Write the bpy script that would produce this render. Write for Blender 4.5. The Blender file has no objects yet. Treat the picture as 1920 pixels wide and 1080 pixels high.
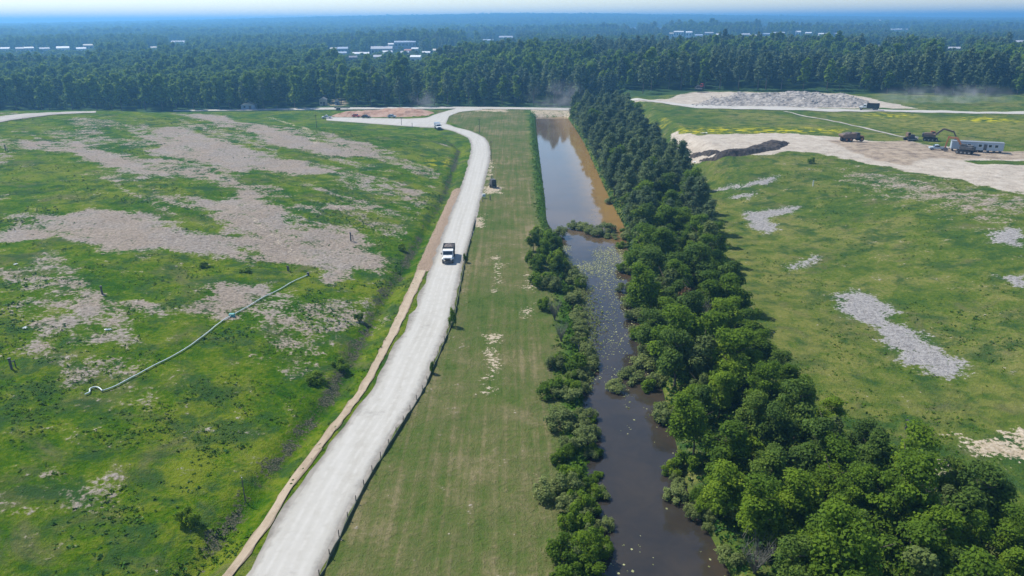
import bpy, math, random
import numpy as np
from mathutils import Matrix, Vector
R = math.radians
random.seed(7)
rng = np.random.default_rng(11)
S = bpy.context.scene
COL = S.collection

# ---------------------------------------------------------------- camera, sky, sun, exposure
H, FPX, PITCH, ROLL = 50.0, 1370.0, 20.2, -0.33
cam_d = bpy.data.cameras.new('camera')
cam = bpy.data.objects.new('camera', cam_d); COL.objects.link(cam)
cam_d.sensor_width = 36; cam_d.lens = 36*FPX/1920
cam_d.clip_start = 0.5; cam_d.clip_end = 90000
CM = Matrix.Translation((0, 0, H)) @ Matrix.Rotation(R(90-PITCH), 4, 'X') @ Matrix.Rotation(R(ROLL), 4, 'Z')
cam.matrix_world = CM
S.camera = cam
SUN_EL, SUN_AZ = 52.0, -54.0            # azimuth measured from +Y towards +X
wd = bpy.data.worlds.new('World'); S.world = wd; wd.use_nodes = True
wn = wd.node_tree
bg = wn.nodes['Background']
sky = wn.nodes.new('ShaderNodeTexSky'); sky.sky_type = 'NISHITA'; sky.sun_disc = False
sky.sun_elevation = R(SUN_EL); sky.sun_rotation = R(SUN_AZ)
sky.altitude = 50; sky.air_density = 1.0; sky.dust_density = 0.3; sky.ozone_density = 2.6
wn.links.new(sky.outputs[0], bg.inputs[0]); bg.inputs[1].default_value = 0.092
sl = bpy.data.lights.new('sun', 'SUN'); sl.energy = 3.3; sl.angle = R(0.53); sl.color = (1, .95, .85)
so = bpy.data.objects.new('sun', sl); COL.objects.link(so)
sd = Vector((math.sin(R(SUN_AZ))*math.cos(R(SUN_EL)), math.cos(R(SUN_AZ))*math.cos(R(SUN_EL)), math.sin(R(SUN_EL))))
so.rotation_euler = sd.to_track_quat('Z', 'Y').to_euler(); so.location = (-100, 100, 300)
vs = S.view_settings; vs.view_transform = 'Standard'; vs.look = 'None'; vs.exposure = 0.92; vs.gamma = 1.0
S.cycles.max_bounces = 5; S.cycles.diffuse_bounces = 2; S.cycles.glossy_bounces = 2
S.cycles.transmission_bounces = 2; S.cycles.volume_bounces = 0; S.cycles.transparent_max_bounces = 6
S.cycles.use_denoising = True

# ---------------------------------------------------------------- helpers: meshes
def np_mesh(name, V, F, smooth=False, tone=None):
    V = np.asarray(V, dtype=np.float32); F = np.asarray(F, dtype=np.int32)
    me = bpy.data.meshes.new(name); k = F.shape[1]
    me.vertices.add(len(V)); me.vertices.foreach_set('co', V.ravel())
    me.loops.add(F.size); me.loops.foreach_set('vertex_index', F.ravel())
    me.polygons.add(len(F)); me.polygons.foreach_set('loop_start', np.arange(len(F), dtype=np.int32)*k)
    try: me.polygons.foreach_set('loop_total', np.full(len(F), k, dtype=np.int32))
    except Exception: pass
    me.polygons.foreach_set('use_smooth', np.full(len(F), smooth, dtype=bool))
    if tone is not None:
        a = me.attributes.new('tone', 'FLOAT', 'FACE'); a.data.foreach_set('value', np.asarray(tone, dtype=np.float32))
    me.update(calc_edges=True); me.validate()
    return me

def link(name, me, mat=None, parent=None, loc=(0, 0, 0)):
    o = bpy.data.objects.new(name, me); COL.objects.link(o)
    if mat is not None and me is not None and len(me.materials) == 0: me.materials.append(mat)
    o.location = loc
    if parent is not None: o.parent = parent
    return o

def tag(o, label=None, cat=None, group=None, kind=None):
    if label: o['label'] = label
    if cat: o['category'] = cat
    if group: o['group'] = group
    if kind: o['kind'] = kind
    return o

def thing(name, label, cat, loc=(0, 0, 0), rz=0, group=None):
    o = bpy.data.objects.new(name, None); COL.objects.link(o); o.empty_display_size = .3
    o.location = loc; o.rotation_euler = (0, 0, rz)
    return tag(o, label, cat, group)

def copy_tree(o, parent=None):
    c = o.copy(); COL.objects.link(c)
    if parent is not None: c.parent = parent
    for ch in list(o.children): copy_tree(ch, c)
    return c

class MB:
    """collects simple solids; build() links them as ONE mesh object"""
    def __init__(s): s.v = []; s.f = []
    def add(s, vs_, fs_):
        b = len(s.v); s.v += [tuple(p) for p in vs_]; s.f += [tuple(i+b for i in f) for f in fs_]; return s
    def box(s, c, d, m=None, taper=1.0):
        x, y, z = d[0]/2, d[1]/2, d[2]/2; t = taper
        P = [(-x, -y, -z), (x, -y, -z), (x, y, -z), (-x, y, -z), (-x*t, -y*t, z), (x*t, -y*t, z), (x*t, y*t, z), (-x*t, y*t, z)]
        P = [Vector(p) for p in P]
        if m is not None: P = [m @ p for p in P]
        P = [p+Vector(c) for p in P]
        return s.add(P, [(3, 2, 1, 0), (4, 5, 6, 7), (0, 1, 5, 4), (1, 2, 6, 5), (2, 3, 7, 6), (3, 0, 4, 7)])
    def prism(s, prof, y0, y1):             # profile in x,z extruded along y
        n = len(prof)
        P = [(x, y0, z) for x, z in prof]+[(x, y1, z) for x, z in prof]
        return s.add(P, [tuple(range(n)), tuple(range(2*n-1, n-1, -1))]+[(i+n, (i+1) % n+n, (i+1) % n, i) for i in range(n)])
    def cyl(s, p0, p1, r0, r1=None, n=10):
        r1 = r0 if r1 is None else r1
        p0 = Vector(p0); p1 = Vector(p1); d = (p1-p0).normalized()
        a = d.orthogonal().normalized(); b = d.cross(a)
        P = []
        for p, r in ((p0, r0), (p1, r1)):
            P += [p+(a*math.cos(2*math.pi*i/n)+b*math.sin(2*math.pi*i/n))*r for i in range(n)]
        return s.add(P, [tuple(range(n-1, -1, -1)), tuple(range(n, 2*n))]+[(i, (i+1) % n, (i+1) % n+n, i+n) for i in range(n)])
    def beam(s, p0, p1, w, h):               # box from p0 to p1 in the x,z plane
        p0 = Vector(p0); p1 = Vector(p1); d = p1-p0
        q = d.to_track_quat('X', 'Z').to_matrix()
        return s.box((p0+p1)/2, (d.length, w, h), q)
    def build(s, name, mat, parent=None, bevel=0.0, smooth=False):
        me = bpy.data.meshes.new(name); me.from_pydata([tuple(p) for p in s.v], [], s.f); me.update()
        o = link(name, me, mat, parent)
        if smooth:
            for p in me.polygons: p.use_smooth = True
        if bevel:
            b = o.modifiers.new('bevel', 'BEVEL'); b.width = bevel; b.segments = 2; b.limit_method = 'ANGLE'
        return o

# ---------------------------------------------------------------- helpers: materials
def mat(name):
    m = bpy.data.materials.new(name); m.use_nodes = True
    nt = m.node_tree; b = nt.nodes['Principled BSDF']
    return m, nt, b
def nd(nt, t, **kw):
    n = nt.nodes.new(t)
    for k, v in kw.items():
        if isinstance(k, str) and hasattr(n, k): setattr(n, k, v)
    return n
def sock(nt, dst, v):
    if hasattr(v, 'is_output'): nt.links.new(v, dst)
    else: dst.default_value = v
def math_(nt, op, a, b=0.0, c=None, clamp=False):
    n = nt.nodes.new('ShaderNodeMath'); n.operation = op; n.use_clamp = clamp
    sock(nt, n.inputs[0], a); sock(nt, n.inputs[1], b)
    if c is not None: sock(nt, n.inputs[2], c)
    return n.outputs[0]
def noise(nt, vec, scale, detail=4, rough=.55, dist=0.0):
    n = nt.nodes.new('ShaderNodeTexNoise'); n.inputs['Scale'].default_value = scale
    n.inputs['Detail'].default_value = detail; n.inputs['Roughness'].default_value = rough; n.inputs['Distortion'].default_value = dist
    nt.links.new(vec, n.inputs['Vector']); return n.outputs[0]
def mixc(nt, f, a, b):
    n = nt.nodes.new('ShaderNodeMix'); n.data_type = 'RGBA'
    sock(nt, n.inputs[0], f)
    for i, v in ((6, a), (7, b)):
        if hasattr(v, 'is_output'): nt.links.new(v, n.inputs[i])
        else: n.inputs[i].default_value = (*v, 1)
    return n.outputs[2]
def sstep(nt, v, a, b):
    n = nt.nodes.new('ShaderNodeMapRange'); n.interpolation_type = 'SMOOTHSTEP'
    sock(nt, n.inputs[0], v)
    if a > b: a, b = b, a; n.inputs[3].default_value = 1; n.inputs[4].default_value = 0
    n.inputs[1].default_value = a; n.inputs[2].default_value = b
    return n.outputs[0]
def ramp(nt, v, stops):
    n = nt.nodes.new('ShaderNodeValToRGB'); e = n.color_ramp.elements
    while len(e) < len(stops): e.new(.5)
    for el, (p, c) in zip(e, stops): el.position = p; el.color = (*c, 1)
    nt.links.new(v, n.inputs[0]); return n.outputs[0]
def bump(nt, b, h, strength, dist):
    n = nt.nodes.new('ShaderNodeBump'); n.inputs['Strength'].default_value = strength; n.inputs['Distance'].default_value = dist
    nt.links.new(h, n.inputs['Height']); nt.links.new(n.outputs[0], b.inputs['Normal'])

_pm = {}
def paint(col, rough=.5, metal=0.0, dirt=.35, spec=.4):
    key = (col, rough, metal, dirt)
    if key in _pm: return _pm[key]
    m, nt, b = mat('paint'); tc = nd(nt, 'ShaderNodeTexCoord').outputs['Object']
    n = noise(nt, tc, 2.2, 5, .65)
    f = sstep(nt, n, .42, .75)
    d = tuple(c*(1-dirt)+dirt*e for c, e in zip(col, (.26, .21, .16)))
    nt.links.new(mixc(nt, f, col, d), b.inputs['Base Color'])
    b.inputs['Roughness'].default_value = rough; b.inputs['Metallic'].default_value = metal; b.inputs['Specular IOR Level'].default_value = spec
    _pm[key] = m; return m
GLASS = paint((.02, .03, .04), .08, 0, 0, .8)
TYRE = paint((.02, .02, .022), .85, 0, .3)
STEEL = paint((.33, .34, .35), .45, .6, .25)

# ---------------------------------------------------------------- noise and terrain
_perm = np.random.default_rng(3).random((256, 256))
def vnoise(x, y):
    xi = np.floor(x).astype(int); yi = np.floor(y).astype(int); fx = x-xi; fy = y-yi
    fx = fx*fx*(3-2*fx); fy = fy*fy*(3-2*fy)
    a = _perm[xi & 255, yi & 255]; b = _perm[(xi+1) & 255, yi & 255]; c = _perm[xi & 255, (yi+1) & 255]; d = _perm[(xi+1) & 255, (yi+1) & 255]
    return (a*(1-fx)+b*fx)*(1-fy)+(c*(1-fx)+d*fx)*fy
def fbm(x, y, s, o=4):
    t = 0; a = .5; n = 0
    for i in range(o): t = t+a*vnoise(x*s+17*i, y*s+31*i); n += a; a *= .5; s *= 2
    return t/n
def sm(a, b, x):
    t = np.clip((x-a)/(b-a), 0, 1); return t*t*(3-2*t)
YF = [30, 56, 71, 93, 130, 150, 220, 300, 335, 345]
XF = [-35, -31, -28.5, -25, -24, -22.5, -19.5, -20.5, -30, -60]
YC = [20, 56, 70, 95, 108, 142, 184, 192, 214, 321, 363, 416, 440]
XL = [8.4, 8.4, 8.6, 10.1, 10.8, 11.5, 9.8, 9.4, 10, 11.6, 12.2, 13.4, 14]
XR = [22, 21.3, 20, 22, 21.6, 25.0, 29.5, 29.5, 29.6, 32, 32, 31.5, 30]
WATER_Z = -0.9
def height(x, y):
    x = np.asarray(x, float); y = np.asarray(y, float)
    foot = np.interp(y, YF, XF)
    s = sm(100, 200, -x)*42
    mL = (1-(1-np.clip((foot-x)/115, 0, 1))**2.2)*(1-sm(312+s, 374+s, y))*(1-sm(260, 420, -x)*.4)
    a = sm(54, 130, x); b = sm(60, 73, x)*sm(185, 262, y)
    mR = (1-(1-a)*(1-b))*(1-sm(480, 580, y))
    u = (fbm(x, y, 1/38.)-.5)*2.2+(fbm(x+90, y, 1/7., 3)-.5)*.55
    mL = mL+.42*sm(110, 195, -x)*sm(140, 260, y)*(1-sm(328, 395, y))
    z = 8.3*mL+7*mR+u*np.clip(mL*3+mR*2*sm(52, 70, x), 0, 1)
    z = z-.9*np.exp(-((x-foot)/1.6)**2)*(y < 340)
    xl = np.interp(y, YC, XL); xr = np.interp(y, YC, XR)
    c = sm(xl-1.2, xl+1.8, x)*(1-sm(xr-1.8, xr+1.2, x))*(1-sm(409, 417, y))
    z = z-2.4*c
    z = z+sm(440, 560, y)*((fbm(x, y, 1/260., 3)-.5)*9)
    z = z+13*np.exp(-((x-230)/330)**2-((y-690)/170)**2)
    z = z+9*np.exp(-((x+150)/120)**2-((y-1330)/160)**2)
    z = z+14*np.exp(-((x-500)/330)**2-((y-1900)/260)**2)
    z = z+52*np.exp(-(x/2700)**2-((y-5600)/1700)**2)*sm(1500, 3500, y)
    z = z+30*(fbm(x, y, 1/2200., 3)-.5)*sm(2000, 5000, y)
    return z

def ray(px, py):
    u = (px-960)/FPX; v = (540-py)/FPX
    d = CM.to_3x3() @ Vector((u, v, -1)); return np.array(d)
def G(px, py):
    """the point of the terrain seen at a pixel of the photograph"""
    d = ray(px, py); o = np.array((0, 0, H)); t = 40.0
    for _ in range(4000):
        p = o+d*t
        g = float(height(p[0], p[1]))
        if p[2] <= g: break
        t += max((p[2]-g)*.35, .05)
        if t > 20000: break
    return np.array((p[0], p[1], g))
def GP(pts): return np.array([G(*p)[:2] for p in pts])
def inpoly(x, y, P):
    c = np.zeros(x.shape, bool); n = len(P)
    for i in range(n):
        x0, y0 = P[i]; x1, y1 = P[(i+1) % n]
        if y0 == y1: continue
        k = ((y0 > y) != (y1 > y)) & (x < (x1-x0)*(y-y0)/(y1-y0)+x0); c ^= k
    return c
def polymask(x, y, P, soft):
    m = np.zeros(x.shape); lo = P.min(0)-soft*1.5; hi = P.max(0)+soft*1.5
    k = (x > lo[0]) & (x < hi[0]) & (y > lo[1]) & (y < hi[1])
    if not k.any(): return m
    xs, ys = x[k], y[k]; d = np.full(xs.shape, 1e9); n = len(P)
    for i in range(n):
        a = P[i]; b = P[(i+1) % n]; e = b-a; L = max(e@e, 1e-9)
        t = np.clip(((xs-a[0])*e[0]+(ys-a[1])*e[1])/L, 0, 1)
        d = np.minimum(d, np.hypot(xs-a[0]-t*e[0], ys-a[1]-t*e[1]))
    sd_ = np.where(inpoly(xs, ys, P), -d, d)
    m[k] = np.clip(.5-sd_/(2*soft), 0, 1); return m
def linemask(x, y, P, w, soft):
    m = np.zeros(x.shape); lo = P.min(0)-w-soft; hi = P.max(0)+w+soft
    k = (x > lo[0]) & (x < hi[0]) & (y > lo[1]) & (y < hi[1])
    xs, ys = x[k], y[k]; d = np.full(xs.shape, 1e9)
    for i in range(len(P)-1):
        a = P[i]; b = P[i+1]; e = b-a; L = max(e@e, 1e-9)
        t = np.clip(((xs-a[0])*e[0]+(ys-a[1])*e[1])/L, 0, 1)
        d = np.minimum(d, np.hypot(xs-a[0]-t*e[0], ys-a[1]-t*e[1]))
    m[k] = np.clip(.5-(d-w)/(2*soft), 0, 1); return m

def axis(lo, hi, step, lim, grow=1.14):
    a = list(np.arange(lo, hi+1e-6, step)); s = step
    while a[-1] < lim[1]: s *= grow; a.append(a[-1]+s)
    s = step
    while a[0] > lim[0]: s *= grow; a.insert(0, a[0]-s)
    return a
ax = axis(-70, 85, .8, (-230, 260), 1.012); ax = np.array(axis(ax[0], ax[-1], 2.0, (-1, 1)) if False else ax)
def extend(a, lim, grow):
    a = list(a); s = a[-1]-a[-2]
    while a[-1] < lim[1]: s *= grow; a.append(a[-1]+s)
    s = a[1]-a[0]
    while a[0] > lim[0]: s *= grow; a.insert(0, a[0]-s)
    return np.array(a)
ax = extend(ax, (-24000, 24000), 1.13)
ay = axis(44, 170, .8, (44, 450), 1.006)
ay = extend(ay, (-200, 27000), 1.05)
TX, TY = np.meshgrid(ax, ay)
TZ = height(TX, TY)
nx, ny = len(ax), len(ay)
V = np.stack([TX, TY, TZ], -1).reshape(-1, 3)
ii = np.arange(nx*ny).reshape(ny, nx)
F = np.stack([ii[:-1, :-1], ii[:-1, 1:], ii[1:, 1:], ii[1:, :-1]], -1).reshape(-1, 4)

# what covers the ground: outlines seen in the photograph, laid on the terrain
BARE = [
 [(0, 400), (60, 405), (150, 395), (250, 402), (370, 432), (425, 445), (400, 395), (310, 378), (300, 366), (400, 375), (470, 350), (520, 350), (528, 385), (572, 395), (562, 420), (640, 432), (718, 450), (716, 500), (690, 515), (640, 500), (600, 530), (560, 500), (480, 495), (420, 478), (330, 470), (250, 478), (200, 465), (120, 440), (0, 455)],
 [(270, 248), (330, 236), (430, 260), (560, 300), (640, 328), (560, 332), (470, 318), (400, 330), (350, 300), (300, 285)],
 [(33, 262), (167, 266), (250, 292), (333, 300), (400, 322), (367, 340), (233, 326), (140, 290), (40, 276)],
 [(330, 211), (420, 217), (500, 240), (580, 258), (640, 262), (690, 270), (715, 300), (650, 292), (560, 282), (470, 252), (380, 225)],
 [(105, 590), (115, 565), (150, 545), (170, 528), (195, 545), (250, 558), (335, 568), (345, 586), (335, 602), (290, 580), (230, 576), (190, 588), (150, 592)],
 [(385, 530), (470, 520), (520, 538), (480, 560), (440, 590), (390, 582), (402, 556)],
 [(430, 660), (480, 650), (530, 670), (540, 692), (500, 698), (450, 686)],
 [(60, 630), (85, 624), (96, 640), (75, 656)], [(195, 692), (230, 676), (260, 680), (225, 706)],
 [(550, 540), (620, 548), (662, 560), (690, 590), (650, 622), (600, 610), (560, 580)],
 [(730, 350), (790, 358), (780, 367), (740, 361)], [(0, 258), (20, 268), (15, 296), (0, 308)],
 [(0, 928), (36, 920), (30, 960), (0, 980)], [(75, 942), (130, 930), (182, 932), (170, 956), (100, 955)], [(205, 938), (223, 938), (220, 962), (207, 962)],
 [(10, 562), (50, 550), (45, 570), (15, 576)], [(570, 392), (640, 382), (700, 392), (640, 398)],
 [(240, 285), (360, 310), (470, 340), (560, 360), (545, 372), (430, 350), (300, 330)],
 [(1040, 330), (1050, 330), (1050, 345), (1040, 345)],
]
GREY = [
 [(1565, 552), (1600, 540), (1630, 555), (1660, 568), (1682, 582), (1664, 600), (1720, 624), (1752, 650), (1790, 668), (1818, 684), (1815, 700), (1780, 713), (1740, 690), (1700, 682), (1660, 645), (1635, 612), (1580, 598)],
 [(1395, 396), (1440, 395), (1500, 387), (1482, 400), (1440, 410), (1458, 430), (1440, 440), (1410, 432)],
 [(1475, 497), (1530, 482), (1516, 498), (1480, 506)],
 [(1345, 351), (1400, 345), (1460, 329), (1450, 342), (1390, 353), (1345, 358)], [(1370, 368), (1420, 361), (1402, 373)],
 [(1855, 432), (1914, 428), (1914, 462), (1860, 455)], [(1870, 512), (1920, 512), (1920, 545)],
]
SAND = [
 [(1785, 808), (1830, 828), (1914, 812), (1960, 815), (1960, 895), (1860, 872), (1800, 846)], [(1680, 880), (1730, 864), (1800, 872), (1785, 890)],
 [(655, 600), (688, 590), (682, 610), (655, 622)], [(905, 622), (930, 622), (932, 690), (926, 735), (915, 735), (908, 680)],
 [(924, 478), (938, 476), (934, 545), (926, 545)], [(980, 512), (1000, 512), (1004, 550), (984, 545)], [(981, 570), (998, 570), (998, 592), (982, 590)],
 [(884, 404), (912, 404), (908, 430), (886, 432)], [(903, 346), (945, 350), (942, 366), (900, 362)], [(914, 298), (926, 300), (922, 334), (908, 340)],
 [(990, 204), (1095, 202), (1095, 216), (1000, 216)], [(1030, 402), (1066, 398), (1062, 408), (1036, 410)],
 [(610, 199), (620, 187), (640, 183), (660, 190), (650, 199)], [(880, 204), (960, 202), (950, 210), (890, 209)],
]
DIRT = [[(1255, 252), (1310, 253), (1480, 249), (1570, 258), (1700, 264), (1960, 300), (1960, 370), (1850, 350), (1750, 330), (1650, 310), (1590, 296), (1500, 285), (1400, 292), (1310, 309), (1280, 292)],
        [(1180, 196), (1250, 186), (1300, 172), (1580, 174), (1640, 186), (1720, 204), (1290, 200)]]
CLAY = [[(1545, 262), (1700, 263), (1780, 278), (1940, 285), (1940, 299), (1730, 300), (1700, 312), (1640, 300), (1580, 277)]]
PATCHY = [[(1560, 316), (1700, 330), (1940, 375), (1940, 440), (1760, 400), (1640, 370), (1560, 340)]]
FLOWER = [[(1280, 238), (1400, 240), (1560, 240), (1560, 249), (1300, 249)], [(1640, 214), (1720, 214), (1720, 219), (1640, 219)], [(1800, 222), (1910, 222), (1910, 228), (1800, 226)], [(1235, 222), (1255, 222), (1255, 228), (1236, 228)],
          [(815, 300), (838, 296), (840, 312), (815, 314)]]
DRY = [[(1580, 215), (1940, 228), (1940, 262), (1700, 240)], [(1350, 380), (1440, 480), (1560, 720), (1640, 800), (1560, 740), (1480, 600), (1400, 470)], [(1540, 640), (1620, 760), (1700, 800), (1640, 730)], [(1700, 770), (1900, 740), (1900, 790), (1720, 800)]]

RE0 = GP([(560, 1160), (586, 1080), (674, 907), (783, 732), (840, 602), (862, 502), (884, 430), (901, 362), (914, 310), (917, 288)]); RYs = np.r_[RE0[:, 1], 330, 400, 440]; RXs = np.r_[RE0[:, 0], -12, -38, -45]
def build_masks(x, y):
    n1 = fbm(x, y, 1/5., 4)-.5; n2 = fbm(x+300, y+40, 1/22., 3)-.5
    wx = x+n2*14+n1*5; wy = y+(fbm(x+77, y+11, 1/9., 3)-.5)*12
    mx = lambda polys, soft, a=wx, b=wy: np.maximum.reduce([polymask(a, b, GP(p), soft) for p in polys])
    bare = mx(BARE, 3.6)
    sk = sm(.50, .62, fbm((x*.73-y*.68)*.3+90, (x*.68+y*.73)*1.1, 1/7., 4)); bare = bare*(1-.42*sk*sm(.1, .5, fbm(x+31, y, 1/40., 2)))
    left = (x < np.interp(y, YF, XF)-4) & (y < 345)
    bare = np.maximum(bare, np.where(left, .09+.42*sm(.52, .66, fbm((x*.73-y*.68)*.22+40, (x*.68+y*.73), 1/9., 3))*sm(70, 110, y), 0))
    bare = np.maximum(bare, .55*mx(PATCHY, 10.))
    sx = x+n1*2.5; sy = y+n1*3.5
    grey = mx(GREY, 2.2, sx, sy)
    sand = mx(SAND, 1.7, x+n1*1.6, y+n1*9)*.74
    sand = np.maximum.reduce([sand, .62*linemask(sx, sy, GP([(470, 410), (515, 440), (545, 470), (578, 512)]), .5, .7), .66*linemask(sx, sy, GP([(500, 219), (545, 232), (580, 250), (592, 268)]), 1.2, 1.2), .5*linemask(sx, sy, GP([(560, 395), (640, 386), (700, 394)]), .7, 1.)])
    dirt = mx(DIRT, 2.5, x+n1*4, y+n1*6)
    clay = mx(CLAY, 4, x+n1*4, y+n1*6)
    gsl = polymask(x+n1*2, y, GP([(1800, 301), (1960, 302), (1960, 311), (1830, 308)]), 1.0)
    dirt = dirt*(1-gsl); clay = clay*(1-gsl)
    flower = mx(FLOWER, 5.0); dry = mx(DRY, 8.0)
    re_ = np.interp(y, REw[::-1][::-1][:11, 1] if False else RYs, RXs); mown = sm(re_-.5, re_+1.2, x)*(1-sm(6, 9.5, x))*(1-sm(430, 436, y))
    bank = np.exp(-((x-np.interp(y, YC, XL)+1.2)/1.6)**2)*(y < 430)
    foot = np.interp(y, YF, XF)
    ditch = np.exp(-((x-foot+1.0)/1.5)**2)*(y < 330)*sm(.3, .6, fbm(x, y, 1/9., 3)+.1)
    ditch = np.maximum(ditch, .9*linemask(x+n1*2, y, GP([(720, 545), (705, 575), (672, 625), (640, 660), (600, 705), (560, 760)]), .35, .5))
    gully = linemask(x, y, GP([(858, 355), (838, 400), (815, 455), (795, 505)])+np.array((0, 0)), 1.7, .7)
    return bare, grey, sand, dirt, clay, flower, dry, mown, bank, ditch, gully, (y > 436)*1.0
near = (TY > 25) & (TY < 620) & (np.abs(TX) < 420)
chan = [np.zeros(TX.shape) for _ in range(12)]
for c, v in zip(chan, build_masks(TX[near], TY[near])): c[near] = v
chan[11][TY > 436] = 1
bare, grey, sand, dirt, clay, flower, dry, mown, bank, ditch, gully, wood = chan
me = np_mesh('ground', V, F, True)
for nm, trio in (('cover_a', (bare, grey, sand)), ('cover_b', (dirt, clay, flower)), ('cover_c', (dry, mown, bank)), ('cover_d', (ditch, gully, wood))):
    a = me.attributes.new(nm, 'FLOAT_COLOR', 'POINT')
    a.data.foreach_set('color', np.stack([*trio, np.ones(TX.shape)], -1).astype(np.float32).ravel())
def ground_material():
    m, nt, b = mat('ground'); pos = nd(nt, 'ShaderNodeNewGeometry').outputs['Position']
    att = {}
    for nm, names in (('cover_a', ('bare', 'grey', 'sand')), ('cover_b', ('dirt', 'clay', 'flower')), ('cover_c', ('dry', 'mown', 'bank')), ('cover_d', ('ditch', 'gully', 'wood'))):
        a = nd(nt, 'ShaderNodeAttribute'); a.attribute_name = nm
        s = nd(nt, 'ShaderNodeSeparateColor'); nt.links.new(a.outputs['Color'], s.inputs[0])
        for i, k in enumerate(names): att[k] = s.outputs[i]
    nf = noise(nt, pos, 1.6, 5, .65); nm_ = noise(nt, pos, .28, 5, .6); nb = noise(nt, pos, .045, 4, .55, .6); nv = noise(nt, pos, 5.0, 3, .6)
    g = math_(nt, 'ADD', math_(nt, 'MULTIPLY', nf, .35), math_(nt, 'ADD', math_(nt, 'MULTIPLY', nm_, .35), math_(nt, 'MULTIPLY', nb, .45)))
    grass = ramp(nt, g, [(.36, (.022, .056, .018)), (.46, (.046, .092, .018)), (.56, (.088, .128, .020)), (.66, (.17, .175, .05))])
    sxp = nd(nt, 'ShaderNodeSeparateXYZ'); nt.links.new(pos, sxp.inputs[0])
    lg = ramp(nt, g, [(.38, (.010, .044, .008)), (.47, (.026, .080, .004)), (.55, (.060, .120, .003)), (.64, (.135, .17, .015))])
    grass = mixc(nt, sstep(nt, sxp.outputs[0], -13, -17), grass, lg)
    # mown strip: olive, with faint mowing lines along the road
    mp = nd(nt, 'ShaderNodeMapping'); nt.links.new(pos, mp.inputs[0]); mp.inputs['Scale'].default_value = (1.1, .03, 1); mp.inputs['Rotation'].default_value = (0, 0, R(3))
    ln = noise(nt, mp.outputs[0], 1.0, 4, .6)
    mg = math_(nt, 'ADD', math_(nt, 'MULTIPLY', g, .6), math_(nt, 'MULTIPLY', ln, .30)); mg = math_(nt, 'ADD', mg, math_(nt, 'MULTIPLY', noise(nt, pos, .09, 6, .72), .24)); mg = math_(nt, 'SUBTRACT', mg, .06)
    mowc = ramp(nt, mg, [(.40, (.042, .080, .016)), (.49, (.078, .114, .026)), (.57, (.120, .126, .046)), (.66, (.21, .175, .095))])
    col = mixc(nt, math_(nt, 'MULTIPLY', att['mown'], .95), grass, mowc)
    n5 = noise(nt, pos, .11, 5, .68, .8); col = mixc(nt, math_(nt, 'MULTIPLY', sstep(nt, n5, .50, .70), math_(nt, 'SUBTRACT', .62, math_(nt, 'MULTIPLY', att['mown'], .4))), col, (.125, .115, .06))
    n6 = noise(nt, pos, .16, 5, .7, .4); col = mixc(nt, math_(nt, 'MULTIPLY', sstep(nt, n6, .47, .64), math_(nt, 'SUBTRACT', .8, math_(nt, 'MULTIPLY', att['mown'], .7))), col, (.028, .070, .020))
    col = mixc(nt, math_(nt, 'MULTIPLY', att['dry'], sstep(nt, nm_, .35, .6)), col, (.19, .19, .05))
    col = mixc(nt, math_(nt, 'MULTIPLY', att['bank'], .8), col, (.042, .12, .012))
    fl = math_(nt, 'MULTIPLY', att['flower'], sstep(nt, nm_, .45, .6)); col = mixc(nt, fl, col, (.42, .38, .01))
    soil = ramp(nt, math_(nt, 'ADD', math_(nt, 'MULTIPLY', nf, .6), math_(nt, 'MULTIPLY', nv, .4)), [(.34, (.145, .115, .088)), (.5, (.285, .235, .188)), (.66, (.40, .335, .275))])
    soil = mixc(nt, sstep(nt, noise(nt, pos, .09, 5, .65), .42, .62), soil, ramp(nt, nf, [(.35, (.19, .16, .135)), (.65, (.36, .315, .27))]))
    def cover(k, c, w1, w2, lo, hi, col):
        t = math_(nt, 'ADD', att[k], math_(nt, 'ADD', math_(nt, 'MULTIPLY', math_(nt, 'SUBTRACT', nm_, .5), w1), math_(nt, 'MULTIPLY', math_(nt, 'SUBTRACT', nf, .5), w2)))
        return mixc(nt, sstep(nt, t, lo, hi), col, c)
    col = cover('bare', soil, 1.9, 1.6, .38, .74, col)
    gs = ramp(nt, math_(nt, 'ADD', math_(nt, 'MULTIPLY', nf, .5), math_(nt, 'MULTIPLY', nv, .5)), [(.36, (.14, .13, .125)), (.5, (.285, .272, .265)), (.64, (.41, .39, .37))])
    col = cover('grey', gs, 1.7, 1.9, .42, .68, col)
    ss = ramp(nt, nf, [(.3, (.28, .22, .14)), (.5, (.42, .345, .25)), (.7, (.54, .47, .37))])
    col = cover('sand', ss, 1.5, 2.0, .47, .68, col)
    ds = ramp(nt, math_(nt, 'ADD', math_(nt, 'MULTIPLY', nf, .45), math_(nt, 'MULTIPLY', nm_, .55)), [(.34, (.29, .245, .20)), (.5, (.44, .385, .32)), (.68, (.56, .51, .44))])
    col = cover('dirt', ds, .7, .6, .42, .58, col)
    cs = ramp(nt, math_(nt, 'ADD', math_(nt, 'MULTIPLY', nf, .3), math_(nt, 'MULTIPLY', nm_, .7)), [(.36, (.17, .135, .11)), (.5, (.33, .265, .20)), (.66, (.45, .37, .28))])
    col = cover('clay', cs, 1.2, .6, .42, .62, col)
    dc = ramp(nt, nv, [(.35, (.03, .045, .02)), (.5, (.065, .075, .04)), (.65, (.17, .145, .11))])
    col = cover('ditch', dc, 2.0, 2.2, .66, 1.0, col)
    gl = ramp(nt, nv, [(.3, (.13, .09, .06)), (.5, (.30, .22, .155)), (.7, (.45, .37, .30))])
    col = cover('gully', gl, .5, .9, .4, .6, col)
    fo = ramp(nt, noise(nt, pos, .02, 5, .7), [(.35, (.02, .045, .018)), (.62, (.05, .095, .03))])
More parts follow.
